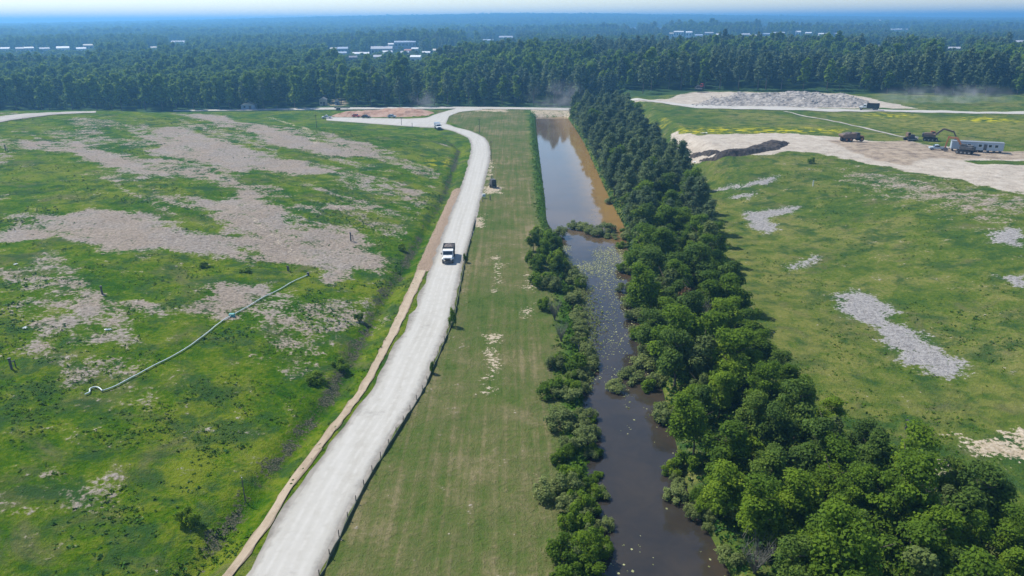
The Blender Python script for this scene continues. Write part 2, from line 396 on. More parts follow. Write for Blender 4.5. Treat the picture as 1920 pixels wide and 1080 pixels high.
    col = mixc(nt, math_(nt, 'MULTIPLY', att['wood'], math_(nt, 'SUBTRACT', 1.0, math_(nt, 'MAXIMUM', att['dirt'], att['sand'], clamp=True))), col, fo)
    nt.links.new(col, b.inputs['Base Color']); b.inputs['Roughness'].default_value = 1.0; b.inputs['Specular IOR Level'].default_value = .01
    h = math_(nt, 'ADD', math_(nt, 'MULTIPLY', nf, .6), math_(nt, 'MULTIPLY', nv, .4))
    bump(nt, b, math_(nt, 'ADD', h, math_(nt, 'MULTIPLY', nm_, 1.2)), 1.0, .5)
    return m
ground = tag(link('ground', me, ground_material()), kind='structure')

# ---------------------------------------------------------------- water
def water_material(name, base, rough, scale, bstr):
    m, nt, b = mat(name); pos = nd(nt, 'ShaderNodeNewGeometry').outputs['Position']
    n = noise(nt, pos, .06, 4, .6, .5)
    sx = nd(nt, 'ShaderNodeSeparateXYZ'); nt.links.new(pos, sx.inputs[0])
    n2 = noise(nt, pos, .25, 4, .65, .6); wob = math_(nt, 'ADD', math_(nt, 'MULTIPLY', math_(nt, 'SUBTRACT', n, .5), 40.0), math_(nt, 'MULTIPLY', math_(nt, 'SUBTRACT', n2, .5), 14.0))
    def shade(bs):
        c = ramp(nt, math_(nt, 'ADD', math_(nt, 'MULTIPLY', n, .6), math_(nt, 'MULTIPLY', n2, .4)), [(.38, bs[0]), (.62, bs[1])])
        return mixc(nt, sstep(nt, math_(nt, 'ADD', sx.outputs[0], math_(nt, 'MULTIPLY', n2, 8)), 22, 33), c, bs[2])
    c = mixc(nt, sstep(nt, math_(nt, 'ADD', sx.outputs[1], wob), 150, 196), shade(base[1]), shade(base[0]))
    nt.links.new(c, b.inputs['Base Color'])
    b.inputs['Roughness'].default_value = rough; b.inputs['IOR'].default_value = 1.33; b.inputs['Specular IOR Level'].default_value = .65
    bump(nt, b, noise(nt, pos, scale, 2, .5), bstr, .05)
    return m
def water(name, y0, y1, m):
    ys = np.arange(y0, y1+.1, 2.0); P = []; Q = []
    for i, yy in enumerate(ys):
        a = np.interp(yy, YC, XL)-.2; b = np.interp(yy, YC, XR)+.2
        for k in range(9): P.append((a+(b-a)*k/8, yy, WATER_Z))
    for i in range(len(ys)-1):
        for k in range(8): Q.append((i*9+k, i*9+k+1, i*9+k+10, i*9+k+9))
    return tag(link(name, np_mesh(name, P, Q), m), kind='structure')
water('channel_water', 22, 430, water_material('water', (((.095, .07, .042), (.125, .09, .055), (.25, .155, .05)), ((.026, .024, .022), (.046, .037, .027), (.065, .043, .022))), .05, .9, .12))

# ---------------------------------------------------------------- roads
def smooth_line(P, n=60):
    P = np.asarray(P, float); d = np.r_[0, np.cumsum(np.hypot(*np.diff(P, axis=0).T))]
    t = np.linspace(0, d[-1], n); Q = np.stack([np.interp(t, d, P[:, k]) for k in range(2)], -1)
    for _ in range(3): Q[1:-1] = (Q[:-2]+2*Q[1:-1]+Q[2:])/4
    return Q
def strip(name, Lp, Rp, m, lift, n=140, rag=.25):
    A = smooth_line(Lp, n); B = smooth_line(Rp, n); P = []; Q = []; W = 16; U = []
    for i in range(n):
        for k in range(W+1):
            f = k/W; p = A[i]*(1-f)+B[i]*f
            if k in (0, W): p = p+(fbm(np.array(i*1.7+k), np.array(k*3.1), .37, 3)-.5)*2*rag*(B[i]-A[i])/np.hypot(*(B[i]-A[i]))
            U.append(f); P.append((p[0], p[1], float(height(p[0], p[1]))+lift-(.05 if k in (0, W) else 0)))
    for i in range(n-1):
        for k in range(W): Q.append((i*(W+1)+k, i*(W+1)+k+1, (i+1)*(W+1)+k+1, (i+1)*(W+1)+k))
    rm = np_mesh(name, P, Q, True); a_ = rm.attributes.new('across', 'FLOAT', 'POINT'); a_.data.foreach_set('value', np.array(U, np.float32))
    return tag(link(name, rm, m), kind='structure')
def road_material(name, c0, c1, c2, ang=2):
    m, nt, b = mat(name); pos = nd(nt, 'ShaderNodeNewGeometry').outputs['Position']
    mp = nd(nt, 'ShaderNodeMapping'); nt.links.new(pos, mp.inputs[0]); mp.inputs['Scale'].default_value = (.7, .025, 1); mp.inputs['Rotation'].default_value = (0, 0, R(ang))
    t = noise(nt, mp.outputs[0], 1.0, 3, .6); f = noise(nt, pos, .6, 6, .7); g = noise(nt, pos, 6, 3, .6)
    v = math_(nt, 'ADD', math_(nt, 'MULTIPLY', t, .5), math_(nt, 'ADD', math_(nt, 'MULTIPLY', f, .35), math_(nt, 'MULTIPLY', g, .15)))
    at = nd(nt, 'ShaderNodeAttribute'); at.attribute_name = 'across'; u = math_(nt, 'ADD', at.outputs['Fac'], math_(nt, 'MULTIPLY', math_(nt, 'SUBTRACT', noise(nt, pos, .05, 2), .5), .12))
    tr = None
    for c_ in (.24, .42, .60, .78):
        w_ = math_(nt, 'SUBTRACT', 1.0, math_(nt, 'MULTIPLY', math_(nt, 'ABSOLUTE', math_(nt, 'SUBTRACT', u, c_)), 18.0), clamp=True)
        tr = w_ if tr is None else math_(nt, 'MAXIMUM', tr, w_)
    cc = ramp(nt, v, [(.36, c0), (.5, c1), (.64, c2)])
    cc = mixc(nt, math_(nt, 'MULTIPLY', tr, sstep(nt, f, .35, .6)), cc, tuple(min(k*1.04, .62) for k in c2))
    ed = math_(nt, 'MULTIPLY', math_(nt, 'ABSOLUTE', math_(nt, 'SUBTRACT', at.outputs['Fac'], .5)), 2.0)
    cc = mixc(nt, sstep(nt, math_(nt, 'ADD', ed, math_(nt, 'MULTIPLY', math_(nt, 'SUBTRACT', f, .5), .7)), .78, 1.05), cc, tuple(k*.8 for k in c0))
    st = noise(nt, pos, .13, 5, .7, .5); cc = mixc(nt, math_(nt, 'MULTIPLY', sstep(nt, st, .58, .72), .55), cc, tuple(k*.72 for k in c0))
    nt.links.new(cc, b.inputs['Base Color'])
    b.inputs['Roughness'].default_value = .9; b.inputs['Specular IOR Level'].default_value = .15
    bump(nt, b, v, .35, .12); return m
gravel = road_material('pale_gravel', (.365, .345, .305), (.41, .392, .355), (.44, .422, .388))
shoulder = road_material('gravel_shoulder', (.24, .22, .19), (.33, .305, .27), (.41, .385, .35))
tan = road_material('tan_soil', (.25, .19, .13), (.34, .27, .19), (.42, .34, .25))
LE = [(430, 1160), (467, 1080), (575, 907), (703, 732), (775, 602), (812, 502), (838, 430), (864, 362), (880, 310), (886, 285), (886, 270), (880, 258), (853, 246), (826, 240), (790, 238)]
RE = [(560, 1160), (586, 1080), (674, 907), (783, 732), (840, 602), (862, 502), (884, 430), (901, 362), (914, 310), (917, 288), (915, 270), (906, 257), (880, 245), (853, 239), (825, 229)]
LEw, REw = GP(LE), GP(RE)
mid = (LEw+REw)/2
strip('road_shoulder', mid+(LEw-mid)*1.22, mid+(REw-mid)*1.2, shoulder, .05, 160, .7)
strip('haul_road', LEw, REw, gravel, .11, 160, .3)
strip('side_road', GP([(612, 220), (680, 221), (760, 223), (800, 221), (815, 215), (835, 209), (858, 203), (900, 201)]), GP([(612, 226), (680, 231), (760, 237), (812, 240), (836, 233), (842, 218), (862, 210), (905, 206)]), gravel, .15, 90, .3)
strip('perimeter_road', GP([(325, 207), (420, 205.5), (610, 202), (860, 200.5), (1010, 202), (1090, 203)]), GP([(325, 209), (420, 208), (610, 206), (860, 204), (1010, 206), (1090, 208)]), tan if False else gravel, .2, 90, .3)
strip('dirt_road', GP([(1165, 194), (1300, 197.5), (1500, 202), (1640, 205), (1960, 210)]), GP([(1165, 198), (1300, 203), (1500, 207), (1640, 209.5), (1960, 215)]), gravel, .2, 80, .3)
PL = [(395, 1110), (418, 1080), (490, 985), (537, 907), (672, 733), (731, 620), (781, 508)]
PR = [(417, 1110), (439, 1080), (508, 985), (554, 907), (687, 733), (748, 620), (800, 508)]
strip('dirt_path', GP(PL), GP(PR), tan, .14, 90, .35)
strip('mound_track', GP([(-30, 222), (20, 216), (100, 211), (180, 209)]), GP([(-30, 236), (20, 226), (100, 216), (180, 212)]), shoulder, .25, 40, .3)
strip('field_track', GP([(1468, 209), (1560, 228), (1640, 246), (1695, 258)]), GP([(1474, 209), (1567, 228), (1648, 246), (1704, 258)]), shoulder, .15, 40, .2)
# ---------------------------------------------------------------- plants
def cards(c, n, s, g, aspect=.75):
    """one leaf spray (quad) at each centre c facing roughly n, of half size s"""
    n = n/np.linalg.norm(n, axis=1, keepdims=True)
    r = g.normal(size=c.shape); t = np.cross(n, r); t /= np.linalg.norm(t, axis=1, keepdims=True); b = np.cross(n, t)
    s = s[:, None]; a = aspect*(.7+.6*g.random((len(c), 1)))
    fold = n*s*.25
    V = np.stack([c-t*s+fold*g.normal(size=(len(c), 1)), c-b*s*a, c+t*s-fold*.5, c+b*s*a], 1).reshape(-1, 3)
    return V, np.arange(len(V)).reshape(-1, 4)
def blob_core(c, r, k=3):
    V, Fq = [], []
    for axs in range(3):
        for sg in (-1, 1):
            b = len(V)
            for i in range(k+1):
                for j in range(k+1):
                    p = [0, 0, 0]; p[axs] = sg; p[(axs+1) % 3] = 2*i/k-1; p[(axs+2) % 3] = (2*j/k-1)*sg
                    p = np.array(p, float); p /= np.linalg.norm(p); V.append(np.array(c)+p*np.array(r))
            for i in range(k):
                for j in range(k):
                    Fq.append((b+i*(k+1)+j, b+(i+1)*(k+1)+j, b+(i+1)*(k+1)+j+1, b+i*(k+1)+j+1))
    return np.array(V), np.array(Fq)
def crown_mesh(name, blobs, count, size, seed, core=.62, flat=0.0):
    g = np.random.default_rng(seed)
    w = np.array([b[1][0]*b[1][2] for b in blobs], float); w /= w.sum()
    Vs, Fs, Ts = [], [], []; o = 0
    for (c, r), ww in zip(blobs, w):
        k = max(int(count*ww), 8)
        d = g.normal(size=(k, 3)); d /= np.linalg.norm(d, axis=1, keepdims=True)
        d[:, 2] = np.where((d[:, 2] < -.35) & (g.random(k) < .6), -d[:, 2], d[:, 2])
        rad = .62+.46*g.random((k, 1))**.7; rad = np.where(g.random((k, 1)) < .16, rad*(1.05+.4*g.random((k, 1))), rad)
        pos = np.array(c)+d*np.array(r)*rad
        n = d+g.normal(size=(k, 3))*.55; n[:, 2] += flat
        v, f = cards(pos, n, size*(.55+.9*g.random(k)), g)
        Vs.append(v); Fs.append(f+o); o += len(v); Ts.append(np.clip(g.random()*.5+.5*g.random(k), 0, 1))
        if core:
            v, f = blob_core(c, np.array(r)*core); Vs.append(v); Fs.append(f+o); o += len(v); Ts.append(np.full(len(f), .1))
    return np_mesh(name, np.concatenate(Vs), np.concatenate(Fs), False, np.concatenate(Ts))
def broad_blobs(seed, h=10., rw=3.0, base=.28):
    g = np.random.default_rng(seed); h *= .82+.36*g.random(); rw *= .78+.42*g.random(); base *= .6+.8*g.random(); lx, ly = g.normal(size=2)*rw*.16
    B = [((lx, ly, h*(base+.30)), (rw*.58, rw*.58, h*.22))]
    for i in range(16):
        a = g.random()*6.28; f = g.random(); z = h*(base+.12+.68*f); q = rw*(.72 if f < .6 else .72-(f-.6)*1.2)*(.6+.5*g.random())
        r = rw*(.2+.26*g.random())
        B.append(((lx*2*f+q*math.cos(a), ly*2*f+q*math.sin(a), z), (r*(.8+.5*g.random()), r*(.8+.5*g.random()), r*(.6+.35*g.random()))))
    B.append(((lx*2+g.normal()*.3, g.normal()*.3, h*.9), (rw*.4, rw*.4, h*.1))); return B
def pine_blobs(seed, h=11., rw=2.6, base=.2):
    g = np.random.default_rng(seed); B = [((0, 0, h*.62), (rw*.42, rw*.42, h*.3))]
    for i in range(20):
        f = (i+.5)/20; z = h*(base+(1-base)*.93*f); q = rw*(1-f**2.6)**.8*(.4+.45*g.random())*(.75+.25*min(f*3, 1)); a = i*2.4+g.random()
        r = rw*(.40-.14*f)*(.75+.45*g.random())
        B.append(((q*math.cos(a), q*math.sin(a), z), (r*1.1, r*1.1, r*.75)))
    return B
def shrub_blobs(seed, h=3., rw=2.2, n=14):
    g = np.random.default_rng(seed); B = []
    for i in range(n):
        a = g.random()*6.28; q = rw*.95*math.sqrt(g.random()); r = rw*(.2+.2*g.random()); z = h*(.2+.7*g.random()*(1-.6*q/rw))
        B.append(((q*math.cos(a), q*math.sin(a), z), (r, r, min(r, h*.3))))
    return B
def trunk_mesh(seed, h, r, pine=False):
    g = np.random.default_rng(seed); mb = MB(); top = h*(.9 if pine else .6)
    pts = [Vector((g.normal()*.05*i, g.normal()*.05*i, top*i/4)) for i in range(5)]; pts[0].z = -.4
    for i in range(4): mb.cyl(pts[i], pts[i+1], r*(1-.2*i), r*(1-.2*(i+1)), 7)
    for i in range(6):
        a = g.random()*6.28; z = h*(.3+.4*g.random()); l = h*.2*(.7+.5*g.random())
        mb.cyl((0, 0, z), (math.cos(a)*l, math.sin(a)*l, z+l*(.15 if pine else .7)), r*.35, r*.1, 5)
    me = bpy.data.meshes.new('trunk'); me.from_pydata([tuple(p) for p in mb.v], [], mb.f); me.update(); return me

def leaf_material(name, stops, trans=.18, hue=.5):
    m, nt, b = mat(name)
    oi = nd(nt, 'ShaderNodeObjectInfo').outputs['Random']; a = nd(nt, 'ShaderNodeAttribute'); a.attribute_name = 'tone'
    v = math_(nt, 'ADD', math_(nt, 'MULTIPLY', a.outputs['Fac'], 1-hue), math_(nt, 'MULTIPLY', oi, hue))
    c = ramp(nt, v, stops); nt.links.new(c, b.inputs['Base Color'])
    b.inputs['Roughness'].default_value = .65; b.inputs['Specular IOR Level'].default_value = .07
    t = nd(nt, 'ShaderNodeBsdfTranslucent'); nt.links.new(c, t.inputs[0])
    mx = nd(nt, 'ShaderNodeMixShader'); mx.inputs[0].default_value = trans
    nt.links.new(b.outputs[0], mx.inputs[1]); nt.links.new(t.outputs[0], mx.inputs[2])
    nt.links.new(mx.outputs[0], nt.nodes['Material Output'].inputs[0]); return m
LEAF = leaf_material('broad_leaves', [(.1, (0.060, 0.114, 0.013)), (.42, (0.112, 0.194, 0.018)), (.72, (0.183, 0.281, 0.021)), (.95, (0.281, 0.365, 0.032))], .46, .42)
PINE = leaf_material('pine_needles', [(.1, (0.058, 0.096, 0.045)), (.5, (0.116, 0.166, 0.074)), (.8, (0.174, 0.231, 0.086)), (.97, (0.259, 0.312, 0.101))], .3, .55)
WILLOW = leaf_material('willow_leaves', [(.1, (0.104, 0.137, 0.047)), (.5, (0.173, 0.221, 0.066)), (.8, (0.208, 0.251, 0.079)), (.97, (0.276, 0.304, 0.106))], .3)
LIME = leaf_material('lime_leaves', [(.1, (.07, .17, .012)), (.9, (.16, .31, .02))])
RUST = leaf_material('rusty_leaves', [(.1, (.10, .06, .03)), (.9, (.17, .11, .05))])
TWIG = leaf_material('bare_twigs', [(.1, (.13, .13, .11)), (.9, (.24, .24, .21))], 0)
LEAFB = leaf_material('deep_leaves', [(.1, (0.054, 0.100, 0.021)), (.5, (0.101, 0.171, 0.030)), (.85, (0.169, 0.245, 0.035)), (.97, (0.248, 0.309, 0.041))], .44, .45)
GREYLEAF = leaf_material('greyish_leaves', [(.1, (0.076, 0.110, 0.033)), (.5, (0.129, 0.175, 0.048)), (.9, (0.198, 0.239, 0.062))], .3, .5)
BARK = paint((.12, .095, .075), .9, 0, .3, .1)
ROCK = paint((.40, .38, .36), .9, 0, .4, .2)

broad_me = []; pine_me = []; shrub_me = []
for i in range(6):
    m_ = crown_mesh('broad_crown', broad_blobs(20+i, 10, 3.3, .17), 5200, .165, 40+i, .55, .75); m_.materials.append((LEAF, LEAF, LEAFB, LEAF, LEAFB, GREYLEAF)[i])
    t_ = trunk_mesh(i, 10, .2); t_.materials.append(BARK); broad_me.append((m_, t_))
for i in range(5):
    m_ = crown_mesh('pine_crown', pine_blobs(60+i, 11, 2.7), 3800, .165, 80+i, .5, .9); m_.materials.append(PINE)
    t_ = trunk_mesh(10+i, 11, .17, True); t_.materials.append(BARK); pine_me.append((m_, t_))
fb_me = []; fp_me = []
for i in range(4):
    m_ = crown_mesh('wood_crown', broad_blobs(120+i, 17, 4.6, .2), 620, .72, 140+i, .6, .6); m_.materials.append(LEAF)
    t_ = trunk_mesh(20+i, 17, .3); t_.materials.append(BARK); fb_me.append((m_, t_))
for i in range(3):
    m_ = crown_mesh('wood_pine_crown', pine_blobs(160+i, 20, 3.7, .36), 560, .62, 180+i, .55, .6); m_.materials.append(PINE)
    t_ = trunk_mesh(30+i, 20, .28, True); t_.materials.append(BARK); fp_me.append((m_, t_))
def shrub_variants(mt, s0, n, h, rw, cnt, size):
    r = []
    for i in range(n):
        m_ = crown_mesh('shrub_crown', shrub_blobs(s0+i, h, rw), cnt, size, s0+50+i, .45, .7); m_.materials.append(mt); r.append(m_)
    return r
shrub_w = shrub_variants(WILLOW, 200, 6, 2.8, 2.0, 1900, .12); shrub_g = shrub_variants(LEAF, 300, 6, 2.8, 2.0, 1900, .13)
lime_me = crown_mesh('lime_crown', broad_blobs(401, 6, 2.0), 1500, .22, 402); lime_me.materials.append(LIME)
rust_me = crown_mesh('rusty_crown', broad_blobs(411, 6, 1.4), 800, .18, 412); rust_me.materials.append(RUST)

def tree(name, label, cat, crown, trunk, x, y, s=1., sz=1., group=None, z=None):
    t = thing(name, label, cat, (x, y, float(height(x, y)) if z is None else z), rng.random()*6.28, group)
    t.scale = (s, s, s*sz)
    if trunk is not None: link('trunk', trunk, None, t)
    link('crown', crown, None, t); return t

# the wooded levee along the right bank
LY = [40, 56, 64, 72, 82, 95, 108, 142, 184, 230, 300, 405]; LXL = [24, 24, 23.5, 22.8, 23.4, 24, 24, 27.2, 31.5, 32, 33.5, 34]; LXR = [56, 54, 50, 43, 38, 36.5, 37.5, 42, 49, 53.5, 57, 60]
n_levee = 0; row = 0; y = 48.0
while y < 404:
    xl, xr = np.interp(y, LY, LXL), np.interp(y, LY, LXR)
    k = max(int(round((xr-xl)/4.9)), 2)+1
    for j in range(k):
        x = xl+(xr-xl)*(j+(.25 if row % 2 else -.1))/(k-1)+rng.normal()*.5
        if x > xr+1.2: continue
        yy = y+rng.normal()*.9
        piney = sm(150, 215, yy+rng.normal()*26) > .5 and rng.random() < .88
        where = 'waterside row' if j == 0 else 'field-side row' if j >= k-2 else 'middle rows'
        st = 'far end' if yy > 310 else 'far half' if yy > 215 else 'middle stretch' if yy > 130 else 'near stretch'
        if piney:
            c, t = pine_me[rng.integers(5)]; s = .72+.5*rng.random()
            tree('pine_tree', f'dark green pine in the {where} of the wooded levee, {st}', 'pine tree', c, t, x, yy, s*1.08, (1.0 if yy > 250 else 1.08), 'pines on the wooded levee')
        else:
            c, t = broad_me[rng.integers(6)]; s = .62+.56*rng.random()
            if yy < 92: s *= .8
            if x > xr-3 and rng.random() < .5: s *= .75
            tree('leafy_tree', f'bushy green leafy tree in the {where} of the wooded levee, {st}', 'leafy tree', c, t, x, yy, s*1.06, .98, 'leafy trees on the wooded levee')
        n_levee += 1
    row += 1; y += 6.1 if y > 95 else 4.6
# forest edge beyond the perimeter road
n_edge = 0
def edge_y(x): return np.interp(x, [-330, -120, -118, -108, -100, -40, 60, 75, 90, 200, 215, 240, 340], [440, 446, 470, 474, 452, 452, 452, 440, 462, 450, 432, 421, 418])
for x in np.arange(-322, 345, 10.2):
    if 40 < x < 66: continue
    xx = x+rng.normal()*2; yy = edge_y(xx)+rng.random()*4+1; pine = vnoise(np.array(xx/38.), np.array(3.3)) > .52 and not xx < -190
    c, t = (fp_me[rng.integers(3)] if pine else fb_me[rng.integers(4)]); s = .85+.3*rng.random()
    if xx > 190: s *= .72
    side = 'left of the haul road' if xx < -60 else 'behind the rubble heap' if 66 < xx < 200 else 'at the right end of the dirt road' if xx >= 200 else 'behind the road junction'
    tree('pine_tree' if pine else 'leafy_tree', f"tall {'slender dark pine' if pine else 'round-crowned leafy tree'} at the forest edge {side}", 'pine tree' if pine else 'leafy tree', c, t, xx, yy, s, 1., 'trees along the forest edge'); n_edge += 1

# far buildings: seen through gaps in the wood (outline in the photograph -> place at its own distance)
BLD = []
def site(px0, px1, py, zt=13.):
    d0 = ray((px0+px1)/2, py); tn = -d0[2]/d0[1]
    D = 1200.0
    for _ in range(60):
        x = d0[0]/d0[1]*D; D = .5*D+.5*np.clip((H-zt-float(height(x, D)))/max(tn, .004), 500, 7000)
    return d0[0]/d0[1]*D, D, abs(px1-px0)*D/FPX/math.cos(R(18))
ROOFS = dict(white=(.64, .65, .67), grey=(.36, .37, .40), blue=(.30, .36, .46), cream=(.52, .48, .40), brick=(.36, .17, .12), dark=(.14, .14, .16))
for px0, px1, py, col, kind in [
  (-5, 15, 88, 'white', 'L'), (30, 44, 88, 'grey', 'L'), (46, 62, 87, 'white', 'L'), (75, 92, 88, 'grey', 'L'), (106, 128, 87, 'white', 'L'), (143, 160, 88, 'white', 'L'), (157, 174, 82, 'cream', 'L'), (320, 345, 77, 'grey', 'L'), (284, 292, 86, 'cream', 'L'),
  (618, 630, 88, 'cream', 'T'), (632, 652, 88, 'blue', 'T'), (628, 650, 96, 'blue', 'T'), (660, 692, 97, 'white', 'T'), (694, 736, 88, 'grey', 'T'), (718, 736, 94, 'white', 'T'), (738, 780, 76, 'blue', 'T'), (728, 738, 80, 'white', 'T'), (757, 771, 91, 'brick', 'T'), (771, 784, 88, 'white', 'T'), (750, 766, 95, 'grey', 'T'), (768, 788, 102, 'white', 'T'), (791, 806, 95, 'white', 'T'), (811, 826, 91, 'cream', 'T'), (842, 850, 86, 'cream', 'T'), (655, 668, 103, 'dark', 'T'), (700, 715, 102, 'grey', 'T'), (877, 886, 72, 'grey', 'T'), (905, 925, 73, 'blue', 'T'), (935, 962, 68, 'grey', 'T'),
  (1255, 1263, 60, 'cream', 'R'), (1263, 1282, 57, 'white', 'R'), (1286, 1298, 58, 'white', 'R'), (1303, 1318, 60, 'blue', 'R'), (1322, 1338, 59, 'grey', 'R'), (1343, 1352, 62, 'white', 'R'), (1352, 1366, 64, 'blue', 'R'), (1366, 1388, 70, 'white', 'R'), (1391, 1406, 62, 'grey', 'R'), (1408, 1424, 64, 'white', 'R'), (1430, 1444, 61, 'blue', 'R'), (1428, 1436, 52, 'white', 'R'), (1450, 1472, 55, 'grey', 'R'), (1490, 1504, 48, 'white', 'R'), (1493, 1502, 57, 'white', 'R'), (1511, 1522, 59, 'white', 'R'), (1536, 1554, 61, 'white', 'R'), (1564, 1575, 61, 'grey', 'R'), (1672, 1692, 53, 'white', 'F'), (1696, 1702, 53, 'cream', 'F'), (1627, 1648, 83, 'dark', 'F'), (1180, 1192, 51, 'grey', 'R'), (1230, 1240, 52, 'blue', 'R'), (1903, 1925, 75, 'grey', 'F'), (1780, 1800, 86, 'grey', 'F')]:
    x, D, w = site(px0, px1, py, 12.5 if kind in 'LT' else 15.)
    BLD.append((x, D, w, col, kind))
CLEAR = [(x/D, (w/2+6)/D, D) for x, D, w, *_ in BLD]

# the rest of the forest, to the horizon: what nobody could count
pts = []; 
def scatter(y0, y1, sp, sc):
    n = 0; yy = y0
    while yy < y1:
        half = yy*.80+50; xs = np.arange(-half, half, sp); xs = xs+rng.normal(size=len(xs))*sp*.33; ys = yy+rng.normal(size=len(xs))*sp*.33
        pts.append(np.stack([xs, ys, np.full(len(xs), sc)], -1)); yy += sp
scatter(430, 900, 5.6, .84); scatter(905, 1900, 9., 1.1); scatter(1910, 6500, 26., 2.2)
P = np.concatenate(pts)
keep = P[:, 1] > np.array(edge_y(P[:, 0]))+2
keep &= ~((P[:, 0] > -122) & (P[:, 0] < -104) & (P[:, 1] < 478))
keep &= ~((P[:, 0] > 60) & (P[:, 0] < 205) & (P[:, 1] < 466))
szf = np.ones(len(P))
for r0, dr, D in CLEAR:
    q = np.abs(P[:, 0]/P[:, 1]-r0) < dr
    keep &= ~(q & (P[:, 1] > D*.93-10) & (P[:, 1] < D+14))
    szf = np.where(q & (P[:, 1] > D*.6) & (P[:, 1] <= D*.96), .55, szf)
P = P[keep]; szf = szf[keep]
Z = height(P[:, 0], P[:, 1])
kindn = fbm(P[:, 0]+50, P[:, 1]*.7, 1/75., 3)+np.clip((P[:, 0]+60)/900, -.16, .10)-.10*sm(150, 230, -P[:, 0]*520/np.maximum(P[:, 1], 1))*(P[:, 1] < 640)+.10*np.exp(-((P[:, 0]-260)/320)**2-((P[:, 1]-640)/190)**2)
pinef = kindn+rng.normal(size=len(P))*.05 > .565
edge_q = P[:, 1] < np.array(edge_y(P[:, 0]))+16
idx = np.where(pinef, 4+rng.integers(0, 3, len(P)), rng.integers(0, 4, len(P)))
sc = P[:, 2]*(.62+.6*rng.random(len(P))+.25*(rng.random(len(P)) < .08))*np.where(P[:, 1] < 900, 1, .95)
sc = np.where(edge_q & (rng.random(len(P)) < .55), sc*.45, sc)
lum = .85+.4*fbm(P[:, 0], P[:, 1], 1/40., 2)
fm = bpy.data.meshes.new('forest'); fm.vertices.add(len(P)); fm.vertices.foreach_set('co', np.stack([P[:, 0], P[:, 1], Z-.3], -1).astype(np.float32).ravel())
a = fm.attributes.new('which', 'INT', 'POINT'); a.data.foreach_set('value', idx.astype(np.int32))
a = fm.attributes.new('turn', 'FLOAT', 'POINT'); a.data.foreach_set('value', (rng.random(len(P))*6.28).astype(np.float32))
a = fm.attributes.new('size', 'FLOAT_VECTOR', 'POINT')
a.data.foreach_set('vector', np.stack([sc, sc, np.minimum(sc, 1.25+.25*(sc-1.25))*lum*szf], -1).astype(np.float32).ravel())
forest = tag(link('forest', fm), 'dense mixed forest of pines and leafy trees reaching to the horizon', 'forest', kind='stuff')
crown_objs = {}
for o in bpy.data.objects:
    if o.name.split('.')[0] == 'crown' and o.data.name not in crown_objs: crown_objs[o.data.name] = o
protos = [crown_objs[m_.name] for m_, _ in fb_me+fp_me if m_.name in crown_objs]
ng = bpy.data.node_groups.new('forest_trees', 'GeometryNodeTree')
ng.interface.new_socket('Geometry', in_out='INPUT', socket_type='NodeSocketGeometry'); ng.interface.new_socket('Geometry', in_out='OUTPUT', socket_type='NodeSocketGeometry')
gi = ng.nodes.new('NodeGroupInput'); go = ng.nodes.new('NodeGroupOutput'); ip = ng.nodes.new('GeometryNodeInstanceOnPoints')
def named(nm, t):
    n = ng.nodes.new('GeometryNodeInputNamedAttribute'); n.data_type = t; n.inputs[0].default_value = nm
    return [s for s in n.outputs if s.enabled and s.name == 'Attribute'][0]
gg = ng.nodes.new('GeometryNodeGeometryToInstance')
for p in reversed(protos):
    oi = ng.nodes.new('GeometryNodeObjectInfo'); oi.inputs[0].default_value = p; oi.transform_space = 'ORIGINAL'
    ng.links.new(oi.outputs['Geometry'], gg.inputs[0])
ng.links.new(gi.outputs[0], ip.inputs['Points']); ng.links.new(gg.outputs[0], ip.inputs['Instance'])
ip.inputs['Pick Instance'].default_value = True
ng.links.new(named('which', 'INT'), ip.inputs['Instance Index']); ng.links.new(named('size', 'FLOAT_VECTOR'), ip.inputs['Scale'])
cx = ng.nodes.new('ShaderNodeCombineXYZ'); ng.links.new(named('turn', 'FLOAT'), cx.inputs[2]); ng.links.new(cx.outputs[0], ip.inputs['Rotation'])
ng.links.new(ip.outputs[0], go.inputs[0])
md = forest.modifiers.new('trees', 'NODES'); md.node_group = ng
print('levee', n_levee, 'edge', n_edge, 'forest', len(P), 'protos', len(protos))

